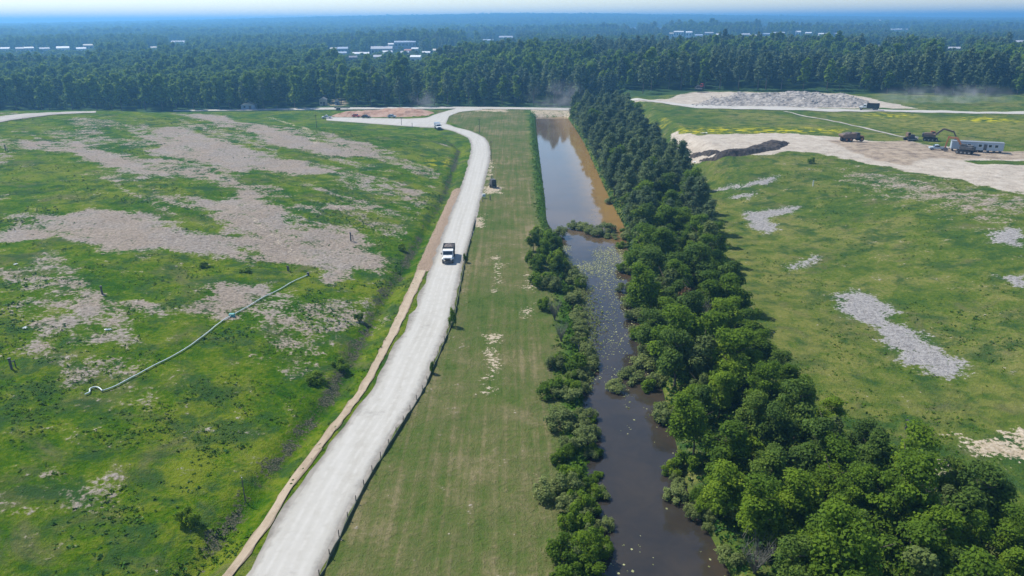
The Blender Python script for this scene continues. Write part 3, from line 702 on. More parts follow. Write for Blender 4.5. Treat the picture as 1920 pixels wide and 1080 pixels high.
# shrubs on the banks (photo position of the foot, radius in m, kind, label)
SHR = [
 (1004, 500, 2.0, 1.6, 'g', 'tall dark shrub at the top of the left bank, nearest the mown strip'), (1012, 455, 2.0, 1.6, 'g', 'tall dark shrub on the left bank beside the pond corner'), (1030, 470, 2.3, 1.9, 'g', 'tallest dark green shrub on the left bank below the pond'),
 (1050, 455, 1.7, 1.2, 'w', 'pale green shrub where the left bank meets the reed row'), (1048, 500, 1.9, 1.6, 'g', 'dark shrub on the left bank beside the open water'), (1012, 535, 1.9, 1.4, 'g', 'dark green shrub on the left bank above the sandy patch'),
 (1035, 545, 1.8, 1.2, 'w', 'greyish shrub in the middle of the left bank thicket'), (1078, 545, 2.3, 1.3, 'w', 'round grey-green willow shrub leaning over the channel'), (1070, 565, 1.7, .9, 'w', 'low grey-green willow behind the round one'),
 (1090, 552, 1.2, .9, 'g', 'small bright shrub at the water edge by the round willow'), (1025, 580, 1.4, 1.0, 'g', 'shrub on the left bank above the flooded twigs'), 
  (1066, 690, 2.0, 1.1, 'g', 'rounded mid-green shrub standing out in the water'), (1040, 690, 1.3, .9, 'w', 'pale shrub behind the rounded mid-green one'), (1062, 745, 1.8, .9, 'w', 'willow shrub on the left bank where the channel narrows'), (1030, 742, 1.5, .8, 'g', 'low green shrub above the narrow part of the channel'),
  (1050, 800, 1.8, 1., 'w', 'grey-green willow on the left bank in the near stretch'), (1085, 830, 1.6, .9, 'w', 'low willow reaching into the near channel'), 
 (1020, 930, 1.3, .9, 'w', 'pale twiggy willow near the bottom of the left bank'), (1065, 925, 1.3, 1., 'w', 'grey willow overhanging the near channel'),  (1085, 985, 1.2, 1., 'g', 'leafy shrub at the near water edge'), (1100, 1040, 1.35, 1.1, 'g', 'bright leafy shrub filling the near left bank corner'), (1060, 1050, 1.5, 1.1, 'g', 'broad leafy shrub on the near left bank'),  (1050, 1115, 1.5, 1.1, 'g', 'large shrub cut by the bottom edge of the view'),
 (1075, 437, 1.8, 0.79, 'w', 'first reedy shrub in the row across the pond'), (1092, 440, 2.0, 0.73, 'w', 'second reedy shrub in the row across the pond'), (1105, 447, 1.7, 0.89, 'w', 'upright shrub in the middle of the row across the pond'), (1120, 452, 1.7, 0.84, 'w', 'spreading shrub in the row across the pond'), (1135, 446, 2.1, 1.05, 'w', 'tallest shrub in the row across the pond'), (1146, 458, 1.4, 0.63, 'w', 'last low shrub in the row across the pond'),
 (1168, 520, 1.4, .8, 'w', 'low grey shrub on the right bank above the lily pads'), (1172, 560, 1.5, .8, 'w', 'grey twiggy shrub overhanging the right bank'), (1180, 585, 1.7, .8, 'w', 'pale shrub on the right bank beside the lily pads'), (1200, 640, 1.3, .9, 'g', 'small green shrub at the dark cove on the right bank'), (1205, 700, 1.8, .8, 'w', 'low pale willow on the right bank below the cove'), (1180, 730, 1.7, .8, 'w', 'broad pale willow spreading over the channel'), (1150, 745, 1.4, .6, 'w', 'lowest pale willow reaching across the channel'),
 (1240, 800, 1.7, .9, 'w', 'willow on the right bank in the near stretch'), (1290, 880, 1.5, .9, 'g', 'leafy shrub on the right bank in the near stretch'), (1330, 960, 1.1, .8, 'g', 'small dark shrub overhanging the near water'), (1400, 985, 1.2, .8, 'w', 'grey-leaved shrub by the bare twigs'), (1370, 1050, 1.2, .7, 'w', 'low willow at the bottom of the right bank'), (1145, 385, 1.3, .8, 'w', 'small shrub at the foot of the pines by the pond'), (1172, 450, 1.5, .8, 'w', 'grey shrub at the pond corner under the pines'),
 (1521, 306, 1.0, .8, 'g', 'single dark bush alone on the right grass slope'), (848, 612, .55, 1.4, 'g', 'dark weedy bush against the road fence'), (873, 492, .5, .9, 'g', 'small weedy bush against the far part of the road fence'), (812, 700, .4, .8, 'g', 'small weed bush at the near road fence'),
 (355, 982, .9, .9, 'g', 'round dark bush low on the left slope'), (670, 600, .8, .6, 'g', 'dark low bush above the left ditch'), (640, 690, 1.2, .6, 'g', 'spreading dark bush on the left slope near the ditch'), (590, 715, 1.2, .6, 'g', 'broad dark bush on the left slope above the ditch'), (755, 470, .9, .7, 'g', 'dark bush on the left bank of the gully'),
 (380, 500, .9, .4, 'g', 'low dark bush beside the bare ground on the mound'), (460, 510, .9, .4, 'g', 'flat dark bush near the pipe end on the mound'),
]
for i, (px, py, r_, hz, k, lb) in enumerate(SHR):
    p = G(px, py); mset = shrub_w if k == 'w' else shrub_g
    t = tree('shrub', lb, 'shrub', mset[i % 6], None, p[0], p[1], r_/2.0*1.2, hz*2.0/max(r_, .1)*.8, 'shrubs on the banks', max(p[2], WATER_Z-.15))
def thicket(n, y0, y1, fx, wl, lab, pw=1.0):
    for i in range(n):
        y = y0+(y1-y0)*rng.random()**pw; x = fx(y); wv = rng.random() < wl; s = (.34+.42*rng.random())*(1 if y > 85 else .85)
        t = tree('shrub', f"{'pale grey-green willowy' if wv else 'dense leafy green'} shrub in the thicket along the {lab}", 'shrub', (shrub_w if wv else shrub_g)[rng.integers(6)], None, x, y, s, .9+.5*rng.random(), 'shrubs of the bank thickets', max(float(height(x, y)), WATER_Z-.15))
        t.scale.x *= .8+.5*rng.random()
thicket(66, 50, 96, lambda y: np.interp(y, YC, XL)-3.5+4.9*rng.random(), .4, 'near left bank')
thicket(30, 96, 178, lambda y: np.interp(y, YC, XL)-1.6+(4.2 if 105 < y < 150 else 3.2)*rng.random(), .6, 'middle of the left bank')
thicket(40, 58, 180, lambda y: np.interp(y, YC, XR)-1.8+2.6*rng.random(), .7, 'right bank below the levee trees', 1.2)
for i in range(62):
    y = 48+105*rng.random(); a_, b_ = np.interp(y, LY, LXL), np.interp(y, LY, LXR); x = a_+(b_-a_)*(1-rng.random()**1.4*.95)+.8; wv = rng.random() < .35; s = .75+.6*rng.random()
    tree('shrub', f"{'greyish' if wv else 'green'} understorey shrub filling gaps between the near levee trees", 'shrub', (shrub_w if wv else shrub_g)[rng.integers(6)], None, x, y, s, .9+.5*rng.random(), 'understorey shrubs of the levee')
p = G(1250, 690); tree('leafy_tree', 'bright lime green young tree at the water edge of the levee', 'leafy tree', lime_me, broad_me[0][1], p[0], p[1], .62, 1.)
p = G(1182, 262); tree('leafy_tree', 'light green leafy tree standing among the dark levee pines', 'leafy tree', broad_me[2][0], broad_me[2][1], p[0]+1.5, p[1]-4, 1.05, 1.05)
p = G(1285, 625); tree('leafy_tree', 'rusty brown dying tree among the leafy levee trees', 'leafy tree', rust_me, broad_me[1][1], p[0], p[1], .95, 1.35)
for px, py, s, lb in ((1000, 470, .50, 'leafy tree at the top of the left bank beside the mown strip'), (1020, 492, .56, 'tallest leafy tree on the left bank below the pond corner'), (1040, 478, .46, 'leafy tree on the left bank beside the row across the pond'), (1008, 520, .42, 'smaller leafy tree on the left bank above the sandy patch'), (1046, 520, .5, 'leafy tree on the left bank overhanging the dark water')):
    p = G(px, py); k = int(px) % 6; tree('leafy_tree', lb, 'leafy tree', broad_me[k][0], broad_me[k][1], p[0], p[1], s, 1., 'leafy trees on the left bank', max(p[2], WATER_Z-.2))
# leafless grey tree
bt = MB(); g = np.random.default_rng(5)
for i in range(34):
    a = g.random()*6.28; l = 1.2+1.4*g.random(); b0 = Vector((math.cos(a)*.15, math.sin(a)*.15, .2+g.random()*.8)); e = b0+Vector((math.cos(a)*l*.6, math.sin(a)*l*.6, l*1.1))
    bt.cyl(b0, e, .035, .012, 4)
    for j in range(5):
        f = .35+.6*g.random(); q = b0.lerp(e, f); bt.cyl(q, q+Vector((g.normal()*.4, g.normal()*.4, .3+.4*g.random())), .016, .006, 3)
p = G(1415, 1075); t = thing('bare_tree', 'leafless grey tree with many thin twigs among the near shrubs', 'bare tree', tuple(p)); t.scale = (1.25, 1.25, 1.25)
bt.build('branches', TWIG, t); MB().cyl((0, 0, -.3), (0, 0, 1.2), .16, .1, 7).build('trunk', BARK, t)

sn = t
for px, py, s_, lb in ((1300, 640, 1.7, 'grey dead snag poking out of the leafy levee trees near the rusty tree'), (1215, 560, 1.3, 'thin leafless snag on the right bank above the lily pads'), (1700, 985, 1.2, 'bare grey snag among the near shrubs at the lower right'), (1040, 600, .9, 'small leafless twiggy shrub standing in the flooded scrub'), (1052, 640, .8, 'grey leafless twigs at the edge of the open channel')):
    c = copy_tree(sn); p = G(px, py); c.location = (p[0], p[1], max(p[2], WATER_Z-.2)); c.scale = (s_, s_, s_*1.4); c['label'] = lb
# weeds, undergrowth and lily pads: uncountable
def clumps(name, label, mt, xy, size, per, flat=0., zoff=.0, up=.9):
    g = np.random.default_rng(len(xy)); n = len(xy); z = height(xy[:, 0], xy[:, 1])
    s = np.repeat(size, per); c = np.repeat(np.stack([xy[:, 0], xy[:, 1], z+zoff], -1), per, 0)
    c = c+g.normal(size=c.shape)*s[:, None]*np.array((.6, .6, .25)); c[:, 2] += s*.35
    nrm = g.normal(size=c.shape); nrm[:, 2] = np.abs(nrm[:, 2])*up+flat
    v, f = cards(c, nrm, s*(.4+.35*g.random(len(s))), g)
    tn = np.clip(np.repeat(g.random(n)*.6, per)+g.random(n*per)*.4, 0, 1)
    return tag(link(name, np_mesh(name, v, f, False, tn), mt), label, kind='stuff')
WEED = leaf_material('weeds', [(.08, (0.027, 0.069, 0.005)), (.35, (0.043, 0.096, 0.004)), (.7, (0.066, 0.131, 0.004)), (.95, (0.096, 0.159, 0.008))], .15, 0)
DKWEED = leaf_material('dark_weeds', [(.1, (0.029, 0.083, 0.019)), (.6, (0.045, 0.116, 0.019)), (.95, (0.066, 0.150, 0.017))], .1, 0)
def interp_mask(M, x, y):
    i = np.clip(np.searchsorted(ax, x)-1, 0, nx-2); j = np.clip(np.searchsorted(ay, y)-1, 0, ny-2); return M[j, i]
n = 90000
r_ = 48+330*rng.random(n)**1.5; th = (rng.random(n)-.5)*1.34; wx, wy = r_*np.sin(th), r_*np.cos(th)
foot = np.interp(wy, YF, XF)
slopeL = (wx < foot-1) & (wy < 330); slopeR = (wx > np.interp(wy, LY, LXR)+2) & (wy < 300)
nb_ = np.maximum.reduce([interp_mask(M, wx, wy) for M in (grey, sand, dirt, clay, gully)])
pb = interp_mask(bare, wx, wy)
dens = fbm(wx, wy, 1/6., 3)
slopeL2 = (wx < foot+3.6) & (wy < 330)
k = (slopeL2 | slopeR) & (nb_ < .25) & (rng.random(n) < np.where(slopeR, .55, 1)) & (rng.random(n) > np.clip((pb-.25)*2.2, 0, .94)) & (dens+rng.normal(size=n)*.07 > .54)
xy = np.stack([wx[k], wy[k]], -1)
clumps('weeds', 'rough green weeds growing over the mound slopes', WEED, xy, .12+.18*rng.random(len(xy))**2, 5, 1.2)
dk = fbm(wx+500, wy, 1/13., 3)
nearfoot = np.exp(-((wx-foot+7)/7)**2)
k = (slopeL | slopeR) & (nb_ < .2) & (rng.random(n) > np.clip((pb-.3)*2.2, 0, .95)) & (dk+nearfoot*.07*slopeL-np.where(slopeR, .12, .015)-.14*(1-sm(70, 110, wy))+rng.normal(size=n)*.02 > .645) & ((wy > 102) | (rng.random(n) < .12))
xy = np.stack([wx[k], wy[k]], -1)
clumps('dark_weeds', 'patches of tall dark green weeds on the slopes', DKWEED, xy, .15+.22*rng.random(len(xy))**2, 6, 1.1)
# undergrowth between the levee trees and along the banks
m2 = 24000; uy = 45+360*rng.random(m2)**1.2; ul = np.interp(uy, LY, LXL)-2.4; ur = np.interp(uy, LY, LXR)+2.0; ux = ul+(ur-ul)*rng.random(m2)
xy = np.stack([ux, uy], -1); clumps('undergrowth', 'low green undergrowth between the levee trees', DKWEED, xy, .16+.18*rng.random(m2), 7)
m3 = 2600; uy = 50+370*rng.random(m3)**1.3; ux = np.interp(uy, YC, XL)-1.1+rng.normal(size=m3)*np.where(uy < 185, 1.3, .8); ux = ux-.5*(uy > 185)
xy = np.stack([ux, uy], -1); clumps('bank_grass', 'bright tall grass along the left water edge', WEED, xy, np.where(uy < 185, .25, .13)+.2*rng.random(m3), 6, .7)
# flooded twiggy scrub on the left of the channel
m4 = 3200; uy = 94+74*rng.random(m4); ux = np.interp(uy, YC, XL)+np.abs(rng.normal(size=m4))*2.3*np.exp(-((uy-128)/28)**2)+.2
xy = np.stack([ux, uy], -1); o = clumps('flooded_scrub', 'grey-green flooded scrub standing in the channel', WILLOW, xy, .12+.16*rng.random(m4), 5, .5); 
co = np.empty(len(o.data.vertices)*3, np.float32); o.data.vertices.foreach_get('co', co); co = co.reshape(-1, 3); co[:, 2] += np.maximum(0, WATER_Z+.25-height(co[:, 0], co[:, 1])); o.data.vertices.foreach_set('co', co.ravel()); o.data.update()
# lily pads
m5 = 30000; uy = 50+118*rng.random(m5); xl = np.interp(uy, YC, XL); xr = np.interp(uy, YC, XR); ux = xl+(xr-xl)*rng.random(m5)
ds = fbm(ux, uy*.5, 1/4.2, 4); band = 1.1*np.exp(-((uy-158)/14)**2)+.85*np.exp(-((uy-128)/11)**2)*np.exp(-((ux-xr)/3)**2)+.5*np.exp(-((ux-xl)/1.6)**2)*(uy > 85)
k = rng.random(m5) < np.clip((ds-.40)*4, 0, 1)*band+.12*np.clip((ds-.52)*4, 0, 1)*(uy > 88)+.02*(ds > .5)
c = np.stack([ux[k], uy[k], np.full(k.sum(), WATER_Z+.02)], -1); nr = np.tile((0, 0, 1.), (len(c), 1))+rng.normal(size=c.shape)*.04
v, f = cards(c, nr, .07+.13*rng.random(len(c))**2, rng, .95)
PAD = leaf_material('lily_pads', [(.1, (.14, .16, .06)), (.9, (.34, .35, .18))], 0, 0)
tag(link('lily_pads', np_mesh('lily_pads', v, f, False, rng.random(len(f))), PAD), 'yellow-green lily pads and floating scum on the channel', kind='stuff')

ROCKM = paint((.33, .32, .31), .9, 0, .4, .2)
# ---------------------------------------------------------------- vehicles and machines (local +x is forward)
WHITE = paint((.74, .75, .74), .35); BLUEGREY = paint((.20, .27, .36), .4); BLACKP = paint((.025, .027, .032), .45); DKGREY = paint((.08, .08, .085), .6)
ORANGE = paint((.36, .13, .04), .6, 0, .6); RED = paint((.42, .04, .03), .4); LOADM = paint((.13, .11, .105), .95, 0, .5); LAMP = paint((.75, .75, .70), .15, 0, .1)
PALEBLUE = paint((.38, .45, .52), .5); BROWNP = paint((.17, .11, .075), .7, 0, .5)
def heading(px0, py0, px1, py1):
    a, b = G(px0, py0), G(px1, py1); return math.atan2(b[1]-a[1], b[0]-a[0])
def wheel(t, x, y, r, w, rim=STEEL):
    s = 1 if y > 0 else -1
    o = MB().cyl((x, y-w/2, r), (x, y+w/2, r), r, n=16)
    o = o.build('wheel', TYRE, t, .03)
    MB().cyl((x, y+s*(w/2-.03), r), (x, y+s*(w/2+.02), r), r*.55, n=12).build('rim', rim, o)
def rough_heap(x0, x1, y0, y1, z, h, seed):
    g = np.random.default_rng(seed); n = 9; V, Q = [], []
    for i in range(n):
        for j in range(n):
            u, v = i/(n-1), j/(n-1); e = math.sin(math.pi*u)**.5*math.sin(math.pi*v)**.5 if 0 < u < 1 and 0 < v < 1 else 0
            V.append((x0+(x1-x0)*u, y0+(y1-y0)*v, z+h*e*(.6+.7*g.random())))
    for i in range(n-1):
        for j in range(n-1): Q.append((i*n+j, (i+1)*n+j, (i+1)*n+j+1, i*n+j+1))
    return V, Q
def truck(name, label, cat, loc, rz, cabm, bedm, L=7.6, W=2.45, hood=True, load=True, bedh=1.5, enclosed=False):
    t = thing(name, label, cat, tuple(loc), rz); hl = L/2; cabx = hl-(1.5 if hood else .1); cl = 1.75
    MB().box((0, 0, .72), (L-.3, .95, .28)).box((0, 0, .9), (L*.9, .75, .12)).build('chassis', BLACKP, t)
    prof = [(cabx-cl, .95), (cabx, .95), (cabx, 1.62), (cabx-.32, 2.52), (cabx-cl+.05, 2.58), (cabx-cl, 2.45)]
    c = MB().prism(prof, -W*.46, W*.46).build('cab', cabm, t, .06)
    wq = Matrix.Rotation(math.atan2(.32, .9), 3, 'Y').inverted()
    MB().box((cabx-.135, 0, 2.06), (.05, W*.80, .74), wq).build('windshield', GLASS, c)
    for s in (-1, 1):
        d = MB().box((cabx-cl*.52, s*W*.462, 1.55), (cl*.62, .04, 1.1)).build('door', cabm, c, .02)
        MB().box((cabx-cl*.52, s*(W*.462+.015), 2.02), (cl*.5, .04, .46)).build('window', GLASS, d)
        MB().box((cabx-.1, s*(W*.5+.17), 1.95), (.08, .2, .42)).beam((cabx-.1, s*W*.46, 1.8), (cabx-.1, s*(W*.5+.1), 1.85), .03, .03).build('mirror', BLACKP, c)
    if hood:
        MB().prism([(cabx, .95), (hl, .95), (hl, 1.40), (hl-.15, 1.52), (cabx, 1.66)], -W*.40, W*.40).build('hood', cabm, t, .07)
    fx = hl if hood else cabx
    MB().box((fx+.03, 0, 1.12), (.07, W*.5, .48)).build('grille', BLACKP, t)
    MB().box((fx+.08, 0, .62), (.2, W*.95, .3)).build('bumper', DKGREY, t, .03)
    for s in (-1, 1):
        MB().cyl((fx+.02, s*W*.34, 1.08), (fx+.08, s*W*.34, 1.08), .14, n=10).build('headlight', LAMP, t)
    bx1 = cabx-cl-.15; bx0 = -hl; zf = 1.1; w = W*.5
    if enclosed:
        b = MB().box(((bx0+bx1)/2, 0, zf+bedh/2), (bx1-bx0, W, bedh)).build('cargo_box', bedm, t, .08)
        MB().box((bx0-.02, 0, zf+bedh/2), (.05, W*.86, bedh*.86)).build('tailgate', DKGREY, b)
    else:
        b = MB().box(((bx0+bx1)/2, 0, zf), (bx1-bx0, W, .12)).box((bx1, 0, zf+bedh*.6), (.1, W, bedh*1.2)).box((bx0+.05, 0, zf+bedh*.45), (.1, W-.02, bedh*.9))
        for s in (-1, 1):
            b.box(((bx0+bx1)/2, s*(w-.05), zf+bedh*.5), (bx1-bx0-.12, .09, bedh-.1))
            for k in range(5): b.box((bx0+.3+(bx1-bx0-.6)*k/4, s*(w+.03), zf+bedh*.48), (.12, .08, bedh*.92))
        b = b.build('bed', bedm, t, .02)
        if load:
            Vh, Qh = rough_heap(bx0+.12, bx1-.08, -w+.1, w-.1, zf+bedh*.72, .55, int(abs(loc[0])*10))
            link('load', np_mesh('load', Vh, Qh), LOADM, b)
    for s in (-1, 1):
        wheel(t, hl-1.0 if hood else cabx-.9, s*(W/2-.17), .5, .32)
        for xx in ((-hl+1.0, -hl+2.15) if L > 6.5 else (-hl+1.2,)): wheel(t, xx, s*(W/2-.25), .5, .5)
        MB().box((hl-1.0 if hood else cabx-.9, s*(W/2-.17), 1.05), (1.25, .4, .08)).build('fender', cabm, t, .03)
    return t
def car(name, label, cat, loc, rz, m, pickup=False):
    t = thing(name, label, cat, tuple(loc), rz); W = 1.9; L = 5.4 if pickup else 4.6; h = L/2
    body = [(-h, .45), (h-.1, .45), (h, .7), (h-.05, .95), (h-1.2, 1.08), (-h+.05, 1.08), (-h, .9)]
    MB().prism(body, -W/2, W/2).build('body', m, t, .08)
    cb = [(h-1.2, 1.07), (h-1.9, 1.75), (-.25 if pickup else -h+1.1, 1.78), (-.45 if pickup else -h+.3, 1.07)]
    c = MB().prism(cb, -W*.45, W*.45).build('cabin', m, t, .06)
    q = [(h-1.32, 1.14), (h-1.93, 1.69), (-.33 if pickup else -h+1.15, 1.70), (-.45 if pickup else -h+.55, 1.14)]
    for s in (-1, 1):
        MB().prism(q, s*W*.452, s*(W*.452+.02)).build('window', GLASS, c)
        MB().cyl((h-.06, s*.68, .8), (h+.01, s*.68, .8), .13, n=8).build('headlight', LAMP, t)
    MB().box((h-1.53, 0, 1.43), (.04, W*.76, .78), Matrix.Rotation(R(-46), 3, 'Y')).build('windshield', GLASS, c)
    if pickup: MB().box((-h+1.05, 0, 1.085), (1.9, W*.82, .03)).build('cargo_floor', BLACKP, t)
    for s in (-1, 1):
        for xx in (h-.95, -h+1.0): wheel(t, xx, s*(W/2-.11), .37, .24)
    return t
def tracks(t, L, W, r, off):
    for s in (-1, 1):
        n = 9; pr = [(-L/2+r+math.cos(a)*r, r+math.sin(a)*r) for a in np.linspace(math.pi*.5, math.pi*1.5, n)]+[(L/2-r+math.cos(a)*r, r+math.sin(a)*r) for a in np.linspace(-math.pi*.5, math.pi*.5, n)]
        tr = MB().prism(pr, s*off-W/2, s*off+W/2)
        for k in range(14): tr.box((-L/2+L*(k+.5)/14, s*off, 2*r+.02), (.1, W, .06))
        tr = tr.build('track', TYRE, t)
        m_ = MB()
        for k in range(4): m_.cyl((-L/2+r+(L-2*r)*k/3, s*(off+W/2)-.02, r), (-L/2+r+(L-2*r)*k/3, s*(off+W/2)+.04, r), r*.55, n=10)
        m_.build('roller', STEEL, tr)
def excavator(label, loc, rz, m, cabm, boom, sc=1.0, arm_m=None):
    t = thing('excavator', label, 'excavator', tuple(loc), rz); t.scale = (sc,)*3; arm_m = arm_m or m
    tracks(t, 4.4, .65, .48, 1.25)
    MB().box((0, 0, .95), (2.2, 1.9, .5)).cyl((0, 0, 1.1), (0, 0, 1.35), .8, n=14).build('undercarriage', BLACKP, t)
    b = MB().box((-.5, 0, 1.85), (3.6, 2.7, 1.0)).box((-.9, -.5, 2.5), (2.4, 1.5, .4)).build('house', m, t, .1)
    MB().box((-2.3, 0, 1.85), (.7, 2.6, 1.15)).build('counterweight', BLACKP, b, .12)
    c = MB().prism([(-.3, 1.4), (1.35, 1.4), (1.45, 2.1), (1.05, 3.1), (-.3, 3.15)], .35, 1.3).build('cab', cabm, t, .06)
    MB().prism([(1.42, 1.75), (1.47, 2.1), (1.09, 3.0), (1.04, 3.0)], .45, 1.2).build('windshield', GLASS, c)
    for y0 in (.33, 1.28): MB().prism([(0, 2.0), (1.15, 2.0), (.95, 2.95), (0, 2.95)], y0, y0+.04).build('window', GLASS, c)
    p = [Vector((x, -.1, z)) for x, z in boom]
    bm_ = MB().beam(p[0], p[1], .42, .62).beam(p[1], p[2], .40, .52).build('boom', arm_m, t, .05)
    MB().cyl(p[0]+Vector((.9, .3, -.2)), (p[0]+p[1])/2+Vector((.3, .3, .2)), .09, n=8).build('cylinder', STEEL, bm_)
    st = MB().beam(p[2]+(p[2]-p[3]).normalized()*.5, p[3], .34, .40).build('stick', arm_m, t, .04)
    MB().prism([(p[3].x-.1, p[3].z+.1), (p[3].x+.45, p[3].z-.2), (p[3].x+.35, p[3].z-1.0), (p[3].x-.55, p[3].z-1.05), (p[3].x-.95, p[3].z-.6)], -.65, .45).build('bucket', DKGREY, st, .04)
    return t
def dozer(label, name, cat, loc, rz, m, top=None, sc=1.0):
    t = thing(name, label, cat, tuple(loc), rz); t.scale = (sc,)*3
    tracks(t, 3.6, .55, .5, 1.0)
    MB().box((.35, 0, 1.35), (2.6, 1.3, .95)).box((.9, 0, 1.95), (1.4, 1.0, .3)).build('body', m, t, .08)
    c = MB().box((-.85, 0, 2.2), (1.3, 1.5, 1.5), taper=.9).build('cab', top or m, t, .06)
    for s in (-1, 1): MB().box((-.85, s*.73, 2.4), (.95, .04, .75)).build('window', GLASS, c)
    MB().box((-.19, 0, 2.4), (.04, 1.1, .75)).build('windshield', GLASS, c)
    MB().cyl((.9, .2, 2.0), (.9, .2, 2.9), .07, n=8).build('exhaust', DKGREY, t)
    bl = MB().prism([(2.25, .1), (2.4, .1), (2.25, .7), (2.42, 1.35), (2.3, 1.35), (2.1, .7)], -1.6, 1.6)
    for s in (-1, 1): bl.beam((-.4, s*1.38, .55), (2.2, s*1.38, .5), .12, .2)
    bl.build('blade', STEEL, t, .02); return t

p = G(839, 495); truck('dump_truck', 'white-cabbed dump truck driving down the pale gravel haul road', 'dump truck', (p[0], p[1]+3.4, p[2]+.11), heading(846, 450, 836, 505), WHITE, BLACKP, 7.9, 2.5)
p = G(817, 243); truck('box_truck', 'blue-grey truck with a pale roof turning at the road junction', 'truck', (p[0]+1, p[1]+1, p[2]+.15), heading(806, 236, 829, 243)-.25, WHITE, BLUEGREY, 7.6, 2.5, True, False, 1.7, True)
p = G(1629, 206.5); truck('dump_truck', 'black-bodied dump truck raising dust on the dirt road below the rubble', 'dump truck', (p[0], p[1], p[2]+.2), heading(1650, 207, 1610, 206), WHITE, BLACKP, 8.8, 2.5, True, True, 2.1, False)
# articulated hauler
p = G(1596, 265); t = thing('articulated_hauler', 'brown articulated hauler with an orange nose parked on the dirt pad', 'dump truck', tuple(p), heading(1570, 264, 1625, 265))
MB().box((-.6, 0, 1.0), (7.6, 1.0, .35)).build('chassis', BLACKP, t)
b = MB().prism([(-4.7, 2.2), (-3.6, 1.3), (.9, 1.3), (.95, 3.1), (.6, 3.15), (-4.6, 2.75)], -1.45, 1.45).build('bed', BROWNP, t, .06)
Vh, Qh = rough_heap(-4.3, .6, -1.25, 1.25, 2.7, .7, 4); link('load', np_mesh('load', Vh, Qh), LOADM, b)
c = MB().prism([(1.3, 1.1), (2.8, 1.1), (2.85, 2.0), (2.6, 3.2), (1.35, 3.25)], -.9, .9).build('cab', DKGREY, t, .06)
MB().prism([(2.80, 2.0), (2.87, 2.0), (2.64, 3.1), (2.58, 3.1)], -.75, .75).build('windshield', GLASS, c)
for s in (-1, 1): MB().prism([(1.5, 2.1), (2.7, 2.1), (2.5, 3.05), (1.5, 3.05)], s*.9, s*.93).build('window', GLASS, c)
MB().prism([(2.8, .9), (4.4, .9), (4.5, 1.5), (4.2, 2.0), (2.8, 2.2)], -1.0, 1.0).build('hood', ORANGE, t, .08)
for s in (-1, 1):
    for xx in (3.3, -1.2, -3.0): wheel(t, xx, s*1.15, .85, .6, ORANGE)
p = G(1705, 263); dozer('dark compact bulldozer standing at the edge of the right field', 'bulldozer', 'bulldozer', p, heading(1705, 263, 1712, 263), DKGREY, BROWNP, 1.0)
p = G(1744, 264); excavator('dark brown excavator parked behind the office trailer, boom reaching right', p, heading(1735, 264, 1775, 266), BROWNP, ORANGE, [(.9, 1.9), (3.3, 4.1), (6.3, 3.3), (7.4, 1.3)], 1.12, BROWNP)
p = G(1808, 288); excavator('rusty orange excavator with raised boom in front of the office trailer', p, heading(1808, 288, 1770, 284), DKGREY, DKGREY, [(.9, 1.9), (2.9, 4.6), (5.4, 4.5), (5.9, 1.2)], 1.05, ORANGE)
p = G(1757, 281); car('pickup_truck', 'pale blue pickup truck parked at the near end of the office trailer', 'pickup truck', p, heading(1775, 281, 1740, 279), PALEBLUE, True)
p = G(1312, 172.5); dozer('small dark loader with a red cab on top of the rubble heap', 'loader', 'loader', p+np.array((0, 0, 1.5)), 2.6, DKGREY, RED, 1.15)
# site office trailer
a_, b_ = G(1782, 283), G(1880, 288); L = float(np.hypot(*(b_-a_)[:2])); rz = math.atan2(b_[1]-a_[1], b_[0]-a_[0]); c0 = (a_+b_)/2
t = thing('office_trailer', 'long white site office trailer with small dark windows', 'trailer', tuple(c0), rz)
bd = MB().box((0, 1.5, 2.0), (L, 3.0, 2.6)).build('body', PALEBLUE, t, .05)
rf = MB().box((0, 1.5, 3.35), (L+.2, 3.2, .1)).build('roof', STEEL, t)
for k in range(int(L/.6)): pass
for fx in (-.30, -.16, .05, .24, .36):
    fr = MB().box((L*fx, -.02, 2.25), (1.1, .05, 1.0)).build('window', WHITE, bd); MB().box((L*fx, -.05, 2.25), (.92, .03, .84)).build('pane', GLASS, fr)
dr = MB().box((L*.15, -.03, 1.75), (.95, .06, 2.05)).build('door', DKGREY, bd)
st_ = MB()
for k in range(3): st_.box((L*.15, -.35-.3*k, .55-.2*k), (1.2, .3, .08))
st_.build('steps', STEEL, t)
sk = MB()
for k in range(9): sk.box((-L/2+.6+(L-1.2)*k/8, 1.5, .35), (.4, 2.4, .7))
sk.build('support', BLACKP, t)
for s in (-1, 1):
    for k in (-.9, .9): wheel(t, k, 1.5+s*1.35, .4, .25)
MB().beam((-L/2-1.3, 1.5, .6), (-L/2, 1.1, .7), .1, .14).beam((-L/2-1.3, 1.5, .6), (-L/2, 1.9, .7), .1, .14).build('hitch', BLACKP, t)
# pump trailer on the mown strip
p = G(924, 351); t = thing('pump_trailer', 'black pump trailer with a raised arm on the bare pad beside the road', 'pump', tuple(p), 1.9); t.scale = (1.25, 1.25, 1.3)
MB().box((0, 0, .55), (2.9, 1.3, .16)).beam((1.4, .5, .55), (2.5, 0, .5), .08, .1).beam((1.4, -.5, .55), (2.5, 0, .5), .08, .1).build('frame', BLACKP, t)
h_ = MB().box((-.25, 0, 1.3), (1.9, 1.2, 1.35)).build('housing', BLACKP, t, .08); MB().box((-.25, 0, 2.0), (1.5, .9, .06)).build('lid', DKGREY, h_)
MB().cyl((-.7, .2, 2.0), (-.7, .2, 2.6), .06, n=8).build('exhaust', STEEL, t)
MB().cyl((.9, 0, .6), (.9, 0, 2.7), .07, n=8).cyl((.9, 0, 2.6), (1.9, -.5, 2.2), .06, n=8).build('arm', DKGREY, t)
for s in (-1, 1): wheel(t, -.1, s*.78, .38, .22)
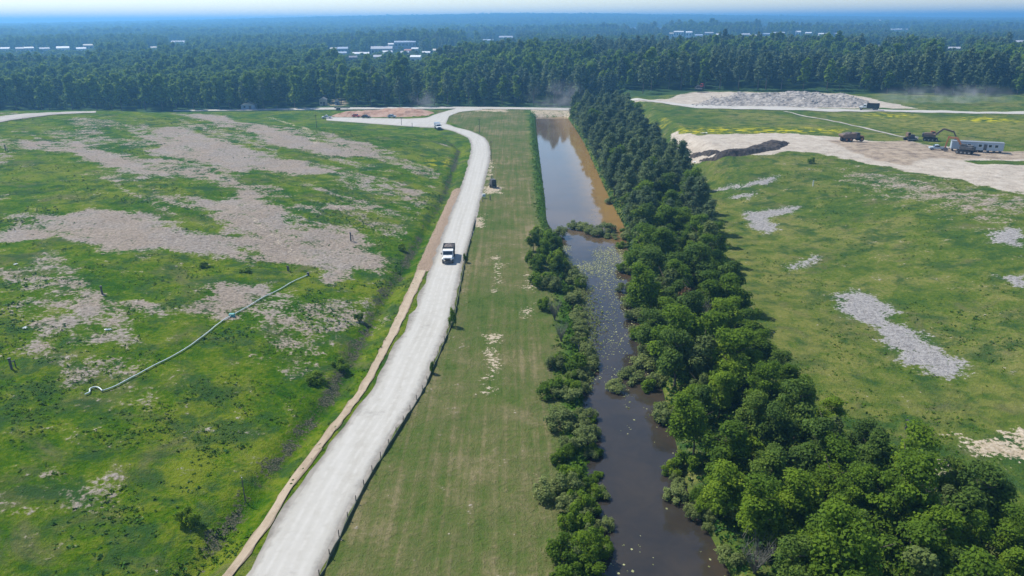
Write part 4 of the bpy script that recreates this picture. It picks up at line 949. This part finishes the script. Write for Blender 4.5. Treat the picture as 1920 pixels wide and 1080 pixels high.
MB().cyl((2.45, 0, 0), (2.45, 0, .55), .05, n=8).build('jack', STEEL, t)
p = G(907, 372); t = thing('control_cabinet', 'small white control cabinet on legs at the road edge', 'cabinet', tuple(p), .3)
bx = MB().box((0, 0, .95), (1.0, .6, .8)).build('body', WHITE, t, .03); MB().box((0, -.31, .95), (.84, .03, .66)).build('door', PALEBLUE, bx)
for s in (-1, 1): MB().cyl((s*.4, 0, -.1), (s*.4, 0, .56), .05, n=8).build('leg', STEEL, t)
p = G(919, 375); t = thing('well_post', 'short dark monitoring post beside the white control cabinet', 'post', tuple(p))
MB().cyl((0, 0, -.2), (0, 0, 1.3), .14, n=10).build('casing', DKGREY, t); MB().cyl((0, 0, 1.3), (0, 0, 1.4), .18, n=10).build('cap', BLACKP, t)
# small vehicles on the side road
for px, py, nm, lb, mm, pk in ((613, 222.5, 'pickup_truck', 'white pickup truck at the far end of the side road', WHITE, True), (686, 221.8, 'parked_car', 'dark car parked on the side road by the red earth bank', BLACKP, False), (668, 220.5, 'parked_car', 'small red car on the side road by the red earth bank', RED, False), (735, 221, 'parked_car', 'pale silver car on the side road nearest the junction', PALEBLUE, False)):
    p = G(px, py); car(nm, lb, 'pickup truck' if pk else 'car', p+np.array((0, 0, .16)), heading(px, py, px-20, py) if pk else heading(px, py, px+20, py+.4), mm, pk)
p = G(642, 206.5); t = thing('flatbed_trailer', 'empty dark flatbed trailer parked along the perimeter road', 'trailer', tuple(p+np.array((0, 0, .2))), heading(630, 206.5, 656, 206.5))
MB().box((0, 0, 1.15), (8.6, 2.4, .3)).box((-4.2, 0, 1.6), (.12, 2.4, .7)).build('deck', DKGREY, t)
for s in (-1, 1):
    for xx in (-3, -1.9): wheel(t, xx, s*1.0, .48, .3)
    MB().cyl((3, s*.8, 0), (3, s*.8, 1.1), .08, n=6).build('leg', STEEL, t)
# posts and poles
POLEM = paint((.11, .095, .08), .9, 0, .3)
def pole(px, py, h, label, arm=True, r=.13, nm='utility_pole', cat='pole'):
    p = G(px, py); t = thing(nm, label, cat, tuple(p), .5)
    MB().cyl((0, 0, -.4), (0, 0, h), r, r*.7, 8).build('shaft', POLEM, t)
    if arm: MB().box((0, 0, h-.5), (1.5, .1, .12)).cyl((.6, 0, h-.44), (.6, 0, h-.25), .05, n=6).cyl((-.6, 0, h-.44), (-.6, 0, h-.25), .05, n=6).build('crossarm', POLEM, t)
    else: MB().cyl((0, 0, h), (0, 0, h+.12), r*.95, n=8).build('cap', STEEL, t)
pole(899, 250, 6.8, 'wooden pole on the mown strip beyond the road bend')
pole(921, 302, 7.6, 'tall wooden pole at the outside of the road bend')
pole(753, 235, 4.2, 'thin wooden pole in front of the side road'); pole(773, 238, 2.0, 'short stub post at the inside of the junction', False)
pole(594, 240, 6.0, 'lone thin pole left of the side road'); pole(773, 214, 4.8, 'pole standing on the red earth bank')
pole(905, 378, 1.7, 'grey fence post at the road edge below the cabinet', False, .1); pole(460, 940, 3.0, 'thin post at the foot of the left slope near the path', False, .07)
def well(px, py, h, label, rz=0):
    p = G(px, py); t = thing('gas_well', label, 'gas well', tuple(p), rz)
    MB().cyl((0, 0, -.3), (0, 0, h), .16, n=10).build('casing', DKGREY, t); MB().cyl((0, 0, h), (0, 0, h+.15), .22, n=10).build('cap', BLACKP, t)
    MB().cyl((0, 0, h*.7), (.55, 0, h*.7), .08, n=8).cyl((.55, 0, h*.75), (.55, 0, 0), .08, n=8).build('side_pipe', DKGREY, t)
well(658, 452, 1.9, 'dark gas well head standing on the bare ground in the mound middle', .6); well(192, 552, 1.4, 'dark gas well head on the lower left bare patch', 2.0)
well(22, 692, 1.5, 'dark gas well head in the grass at the far left edge', 1.0); well(11, 283, 1.8, 'dark gas well head near the upper left corner of the mound', .2); well(1698, 805, 1.2, 'small dark well post on the right slope near the sandy cut', .8); well(540, 508, .9, 'low dark well stub beside the upper pipe end', 1.4)
p = G(1524, 349); t = thing('marker_post', 'white marker post alone on the right grass slope', 'post', tuple(p))
MB().cyl((0, 0, -.2), (0, 0, 1.5), .14, n=10).build('shaft', WHITE, t); MB().cyl((0, 0, 1.5), (0, 0, 1.62), .17, n=10).build('cap', PALEBLUE, t)
# the long pale pipe on the left slope
PIPEM = paint((.62, .68, .66), .4, 0, .3)
def tube(P, r, n=8):
    mb = MB(); P = [Vector(p) for p in P]; rings = []
    for i, p in enumerate(P):
        d = (P[min(i+1, len(P)-1)]-P[max(i-1, 0)]).normalized(); a = d.cross(Vector((0, 0, 1))).normalized(); b = a.cross(d)
        rings.append([p+(a*math.cos(k*6.2832/n)+b*math.sin(k*6.2832/n))*r for k in range(n)])
    V = [q for rg in rings for q in rg]; Fq = [(i*n+k, i*n+(k+1) % n, (i+1)*n+(k+1) % n, (i+1)*n+k) for i in range(len(P)-1) for k in range(n)]
    Fq += [tuple(range(n)), tuple(range(len(V)-1, len(V)-n-1, -1))]
    return mb.add(V, Fq)
pw = smooth_line(GP([(578, 517), (540, 535), (492, 560), (455, 582), (418, 602), (385, 630), (345, 658), (300, 682), (260, 704), (225, 722), (205, 732), (192, 735)]), 70)
pz = [float(height(*q))+.2 for i, q in enumerate(pw)]
t = thing('drain_pipe', 'long pale plastic pipe running down the left slope', 'pipe', (0, 0, 0))
tube([(*q, z) for q, z in zip(pw, pz)], .08).build('run', PIPEM, t, 0, True)
lp = smooth_line(GP([(192, 735), (186, 729), (176, 728), (168, 732), (170, 738), (160, 742)]), 24)
tube([(*q, float(height(*q))+.22) for q in lp], .09).build('loop', PIPEM, t, 0, True)
MB().box((*pw[32], pz[32]), (.9, .6, .6)).build('coupling', paint((.10, .34, .32), .5), t, .05); MB().cyl((*pw[0], pz[0]-.3), (*pw[0], pz[0]+.5), .25, n=10).build('inlet', DKGREY, t)
# silt fence on the right road edge
FAB = paint((.085, .10, .065), .8, 0, .3)
fl = smooth_line(GP([(888, 412), (880, 445), (868, 490), (846, 600), (790, 730), (680, 905), (596, 1075), (560, 1150)]), 96)
t = thing('silt_fence', 'low dark silt fence along the right edge of the haul road', 'fence', (0, 0, 0))
fab = MB(); g = np.random.default_rng(9); hs = np.clip(.36+.4*(g.random(96)-.45), .15, .6); hs[::13] = .12
for i in range(95):
    a, b = fl[i]+np.array((.5, 0)), fl[i+1]+np.array((.5, 0)); z0, z1 = float(height(*a)), float(height(*b)); h0, h1 = hs[i], hs[i+1]; e = .03
    k_ = len(fab.v)
    if i == 0: fab.v += [(a[0]-e, a[1], z0-.1), (a[0]+e, a[1], z0-.1), (a[0]+e, a[1], z0+h0), (a[0]-e, a[1], z0+h0)]; k_ = 4
    fab.v += [(b[0]-e, b[1], z1-.1), (b[0]+e, b[1], z1-.1), (b[0]+e, b[1], z1+h1), (b[0]-e, b[1], z1+h1)]
    fab.f += [(k_-4+j, k_-4+(j+1) % 4, k_+(j+1) % 4, k_+j) for j in range(4)]
fab.build('fabric', FAB, t)
for i in range(0, 95, 2):
    q = fl[i]+np.array((.42, 0)); z0 = float(height(*q)); MB().box((q[0], q[1], z0+.45), (.08, .08, 1.2)).build('post', POLEM, t)
# heaps
def heap(name, label, cat, P2, h, m, seed, step=1.4, mb_rough=.5, flat=.5):
    Pw = GP(P2); lo, hi = Pw.min(0), Pw.max(0); xs = np.arange(lo[0]-2, hi[0]+3, step); ys = np.arange(lo[1]-2, hi[1]+3, step); X, Y = np.meshgrid(xs, ys)
    d = np.full(X.shape, 1e9); n = len(Pw)
    for i in range(n):
        a = Pw[i]; b = Pw[(i+1) % n]; e = b-a; t_ = np.clip(((X-a[0])*e[0]+(Y-a[1])*e[1])/max(e@e, 1e-9), 0, 1); d = np.minimum(d, np.hypot(X-a[0]-t_*e[0], Y-a[1]-t_*e[1]))
    d = np.where(inpoly(X, Y, Pw), d, -d)+(fbm(X+3*seed, Y, 1/4.5, 3)-.5)*2.2*h*.5; g = np.random.default_rng(seed)
    Zh = height(X, Y)+h*np.clip(d/(flat*h*2+.1), -.2, 1)**1*(.2+1.5*(fbm(X+seed, Y, 1/9., 3)))+(g.random(X.shape)-.5)*mb_rough*(d > 0)
    i0 = np.arange(X.size).reshape(X.shape); keep_ = (d > -1.2)
    fq = np.stack([i0[:-1, :-1], i0[:-1, 1:], i0[1:, 1:], i0[1:, :-1]], -1)[keep_[:-1, :-1] & keep_[1:, 1:] & keep_[:-1, 1:] & keep_[1:, :-1]]
    o = link(name, np_mesh(name, np.stack([X, Y, Zh], -1).reshape(-1, 3), fq), m); tag(o, label, cat); return o
def heap_mat(name, c0, c1, c2, s=.5):
    m, nt, b = mat(name); pos = nd(nt, 'ShaderNodeNewGeometry').outputs['Position']; v = noise(nt, pos, s, 6, .75)
    nt.links.new(ramp(nt, v, [(.36, c0), (.5, c1), (.66, c2)]), b.inputs['Base Color']); b.inputs['Roughness'].default_value = .95; b.inputs['Specular IOR Level'].default_value = .1
    bump(nt, b, noise(nt, pos, s*3, 4, .7), .8, .4); return m
RUB = heap_mat('rubble', (.15, .135, .125), (.30, .275, .25), (.46, .43, .39), .55); DARKS = heap_mat('dark_soil', (.03, .026, .024), (.065, .055, .048), (.12, .10, .085)); CLAYM = heap_mat('red_earth', (.26, .15, .10), (.38, .24, .17), (.46, .33, .26), .2)
heap('rubble_heap', 'long grey heap of broken rubble beside the dirt road', 'rubble heap', [(1300, 199), (1330, 185), (1370, 180), (1480, 182), (1600, 183), (1628, 190), (1640, 200), (1500, 201), (1400, 199)], 3.4, RUB, 1, 1.1, .5, 2.2)
heap('soil_windrow', 'longer ridge of dark soil piled on the pale dirt pad', 'soil pile', [(1312, 301), (1340, 294), (1390, 284), (1440, 268), (1482, 268), (1462, 280), (1400, 292), (1340, 303)], 1.25, DARKS, 2, .7, .3, .6)
heap('soil_windrow', 'shorter ridge of dark soil nearest the levee trees', 'soil pile', [(1286, 293), (1310, 285), (1335, 282), (1352, 286), (1330, 292), (1298, 297)], 1.05, DARKS, 3, .7, .3, .6)
heap('earth_bank', 'low bank of reddish earth behind the side road', 'earth bank', [(612, 219), (640, 214), (720, 209), (800, 207), (815, 212), (800, 217), (760, 219.5), (680, 220)], 2.0, CLAYM, 4, 1.5, .2, 1.6)
g = np.random.default_rng(12); Vs, Fs = [], []; o_ = 0; nrk = 0
hp = GP([(1290, 200), (1330, 182), (1370, 178), (1600, 180), (1640, 201)])
while nrk < 520:
    x, y = hp.min(0)+(hp.max(0)-hp.min(0))*g.random(2)
    if not inpoly(np.array([x]), np.array([y]), hp)[0]: continue
    s = .2+.65*g.random()**3; v, f = blob_core((0, 0, 0), (s, s*(.5+.6*g.random()), s*(.4+.5*g.random())), 1); v = v @ np.array(Matrix.Rotation(g.random()*6, 3, 'Z'))
    Vs.append(v+np.array((x, y, float(height(x, y))+1.2+3.3*g.random())) if False else v+np.array((x, y, float(height(x, y))+.3))); Fs.append(f+o_); o_ += len(v); nrk += 1
dg = bpy.context.evaluated_depsgraph_get(); dg.update(); rh = bpy.data.objects['rubble_heap']
from mathutils.bvhtree import BVHTree
bvh = BVHTree.FromPolygons([v_.co.copy() for v_ in rh.data.vertices], [tuple(p_.vertices) for p_ in rh.data.polygons])
for i, v in enumerate(Vs):
    c = v.mean(0); hit = bvh.ray_cast(Vector((c[0], c[1], 60)), Vector((0, 0, -1)))
    if hit[0] is not None: v[:, 2] += max(hit[0].z-c[2], 0)
tag(link('rubble', np_mesh('rubble', np.concatenate(Vs), np.concatenate(Fs)), ROCKM), 'broken concrete chunks strewn over the grey heap', kind='stuff')
# sheets and litter
for px, py, w, l, rz, lb in ((1320, 250, 4.2, 2.0, .2, 'pale sheet of plastic lying at the corner of the dirt pad'), (1303, 304, 2.0, 1.6, .4, 'small white sheet at the lower corner of the dirt pad'), (30, 497, 1.1, .8, .3, 'white scrap of litter on the grass at the far left'), (47, 617, 1.0, .7, 1.0, 'white scrap of litter in the lower left grass'), (203, 620, 1.6, .6, .2, 'pale crumpled scrap on the left slope above the pipe')):
    p = G(px, py); g = np.random.default_rng(px); n = 6; w *= .62; l *= .62; X, Y = np.meshgrid(np.linspace(-w/2, w/2, n), np.linspace(-l/2, l/2, n)); Zc = .12+.22*g.random((n, n)); i0 = np.arange(n*n).reshape(n, n)
    o = link('plastic_sheet', np_mesh('plastic_sheet', np.stack([X, Y, Zc], -1).reshape(-1, 3), np.stack([i0[:-1, :-1], i0[:-1, 1:], i0[1:, 1:], i0[1:, :-1]], -1).reshape(-1, 4)), WHITE, None, tuple(p)); o.rotation_euler = (0, 0, rz); o.modifiers.new('thick', 'SOLIDIFY').thickness = .02; tag(o, lb, 'sheet')
# ---------------------------------------------------------------- far buildings
WALLM = {k: paint(tuple(min(c*.95, .8) for c in v), .8, 0, .15) for k, v in ROOFS.items()}; ROOFM = {k: paint(v, .6, 0, .1) for k, v in ROOFS.items()}
TOWN = dict(L='in the tree gap at the far left horizon', T='in the small town beyond the middle of the forest', R='in the hazy suburb beyond the right forest', F='scattered in the woods at the far right')
seen = {}
for i, (x, D, w, col, kind) in enumerate(BLD):
    zb_ = float(height(x, D)); hgt = (8.5 if kind in 'LT' else 11.)*(.85+.3*rng.random()); zt__ = float(H-(D/ray(960, 540)[1])*0) if False else None
    z_top = zb_+(12.5 if kind in 'LT' else 15.); w = max(w*.85, 8); dep = w*.5+8
    shape = 'long' if w > 38 else 'wide' if w > 22 else 'small'; gable = (i % 3 == 1) and w < 40
    lab = f"{shape} {dict(white='white', grey='grey', blue='blue-grey', cream='cream', brick='red brick', dark='dark grey')[col]} {'gabled' if gable else 'flat-roofed'} building {TOWN[kind]}"
    t = thing('far_building', lab, 'building', (x, D, zb_), -math.atan2(x, D)*.9+(rng.random()-.5)*.3, 'buildings beyond the forest')
    hw = (z_top-zb_)*.8; wl = MB().box((0, dep/2, hw/2-.5), (w, dep, hw+1)).build('wall', WALLM[col], t)
    e_ = min(dep*.5*.3, 3.2) if gable else min(dep*.12, 1.8)
    rf = MB(); V_ = [(-w/2-.4, -.5, hw), (w/2+.4, -.5, hw), (w/2+.4, dep/2, hw+e_), (-w/2-.4, dep/2, hw+e_), (w/2+.4, dep+.5, hw), (-w/2-.4, dep+.5, hw)]
    rf.add(V_, [(0, 1, 2, 3), (3, 2, 4, 5), (0, 3, 5), (1, 4, 2), (0, 5, 4, 1)]); rf.build('roof', ROOFM[col], t)
    if D < 3200:
        nwin = max(int(w/5), 2)
        for k in range(min(nwin, 8)): MB().box((-w/2+w*(k+.5)/min(nwin, 8), -.05, hw*.62), (w/min(nwin, 8)*.55, .12, hw*.3)).build('window', GLASS, wl)
x, D, w = site(1640, 1662, 36.5, 45.); d0 = ray(1650, 37)
D = 3600.; x = d0[0]/d0[1]*D; zt_w = H+d0[2]/d0[1]*D; zb_ = float(height(x, D))
t = thing('water_tower', 'white water tower on a slim stem rising over the right horizon', 'water tower', (x, D, zb_)); hh = zt_w-zb_
MB().cyl((0, 0, -1), (0, 0, hh-12), 3.0, 2.4, 12).build('stem', WHITE, t); MB().cyl((0, 0, hh-13), (0, 0, hh-9), 2.6, 13, 20).cyl((0, 0, hh-9), (0, 0, hh-3), 13, 13, 20).cyl((0, 0, hh-3), (0, 0, hh), 13, 4, 20).build('tank', WHITE, t)
# buildings by the forest edge
for px, py, w, h, dp, m_, lb in ((606, 188, 4.2, 3.4, 5., paint((.42, .38, .30), .8), 'cream shed in the gap of the forest edge'), (632, 190, 2.6, 2.4, 3., PALEBLUE, 'small pale hut beside the cream shed'), (467, 199, 8., 2.6, 6., BLUEGREY, 'low blue-grey shed under the trees at the forest edge')):
    d0 = ray(px, py); D = 464.0 if px > 500 else 447.; x = d0[0]/d0[1]*D; zg = float(height(x, D))
    t = thing('shed', lb, 'shed', (x, D, zg), .1); wl = MB().box((0, 0, h/2-.3), (w, dp, h+.6)).build('wall', m_, t); MB().prism([(-w/2-.3, h), (w/2+.3, h), (0, h+1.4)], -dp/2-.3, dp/2+.3).build('roof', STEEL, t)
    dr = MB().box((w*.15, -dp/2-.03, 1.1), (1.4, .1, 2.2)).build('door', DKGREY, wl); MB().box((-w*.25, -dp/2-.03, 1.6), (1.1, .1, .9)).build('window', GLASS, wl)
x0 = ray(360, 163); D = 492.; x = x0[0]/x0[1]*D; zg = float(height(x, D)); hh = H+x0[2]/x0[1]*D-zg+1.5
t = thing('white_house', 'white house half hidden between the trees on the left', 'house', (x, D, zg), .2); wl = MB().box((0, 0, hh/2-.5), (7, 8, hh+1)).build('wall', WHITE, t); MB().prism([(-3.8, hh), (3.8, hh), (0, hh+2)], -4.3, 4.3).build('roof', STEEL, t)
for s in (-1.8, 1.8): MB().box((s, -4.04, hh*.8), (1.2, .1, 1.4)).build('window', GLASS, wl)

# ---------------------------------------------------------------- air
zb = float(TZ.min())-1.0; zt_ = float(TZ.max())+30
hm = MB().box((0, float(ay[0]+ay[-1])/2, (zb+zt_)/2), (2*float(ax[-1])+400, float(ay[-1]-ay[0])+400, zt_-zb))
mz = bpy.data.materials.new('haze'); mz.use_nodes = True; nt = mz.node_tree
for n_ in list(nt.nodes):
    if n_.type == 'BSDF_PRINCIPLED': nt.nodes.remove(n_)
pv = nt.nodes.new('ShaderNodeVolumePrincipled'); pv.inputs['Density'].default_value = 3.5e-4; pv.inputs['Color'].default_value = (.22, .57, 1., 1); pv.inputs['Anisotropy'].default_value = 0.35
nt.links.new(pv.outputs[0], nt.nodes['Material Output'].inputs['Volume'])
tag(hm.build('haze', mz), 'thin blue summer haze over the whole landscape', kind='stuff')
print('ground z', TZ.min(), TZ.max())
# dust raised by the trucks
dm = bpy.data.materials.new('dust'); dm.use_nodes = True; nt = dm.node_tree
for n_ in list(nt.nodes):
    if n_.type == 'BSDF_PRINCIPLED': nt.nodes.remove(n_)
tcg = nt.nodes.new('ShaderNodeTexCoord').outputs['Generated']; geo = nt.nodes.new('ShaderNodeNewGeometry').outputs['Position']
vm = nt.nodes.new('ShaderNodeVectorMath'); vm.operation = 'SUBTRACT'; nt.links.new(tcg, vm.inputs[0]); vm.inputs[1].default_value = (.5, .5, .25)
vm2 = nt.nodes.new('ShaderNodeVectorMath'); vm2.operation = 'MULTIPLY'; nt.links.new(vm.outputs[0], vm2.inputs[0]); vm2.inputs[1].default_value = (2, 2, 1.33)
vl = nt.nodes.new('ShaderNodeVectorMath'); vl.operation = 'LENGTH'; nt.links.new(vm2.outputs[0], vl.inputs[0])
den = math_(nt, 'MULTIPLY', sstep(nt, math_(nt, 'SUBTRACT', 1.0, vl.outputs['Value']), 0, .8), sstep(nt, noise(nt, geo, .09, 4, .65), .38, .68))
pv = nt.nodes.new('ShaderNodeVolumePrincipled'); pv.inputs['Color'].default_value = (1, 1, 1, 1)
nt.links.new(math_(nt, 'MULTIPLY', den, .095), pv.inputs['Density'])
nt.links.new(pv.outputs[0], nt.nodes['Material Output'].inputs['Volume'])
def dust(label, px, py, D, size):
    d = ray(px, py); s = D/d[1]; c = (d[0]*s, D, float(height(d[0]*s, D))+size[2]/2+.3)
    o = link('dust', MB().box((0, 0, 0), size).build('dust', dm).data, dm, None, c) if False else MB().box((0, 0, 0), size).build('dust', dm)
    o.location = c; tag(o, label, kind='stuff')
dust('pale dust trailing behind the black dump truck', 1775, 203, 390, (96, 12, 11))
dust('pale dust drifting up behind the red earth bank', 790, 199, 428, (22, 10, 14))
dust('thin dust drifting over the far end of the pond', 1045, 196, 438, (44, 10, 18))
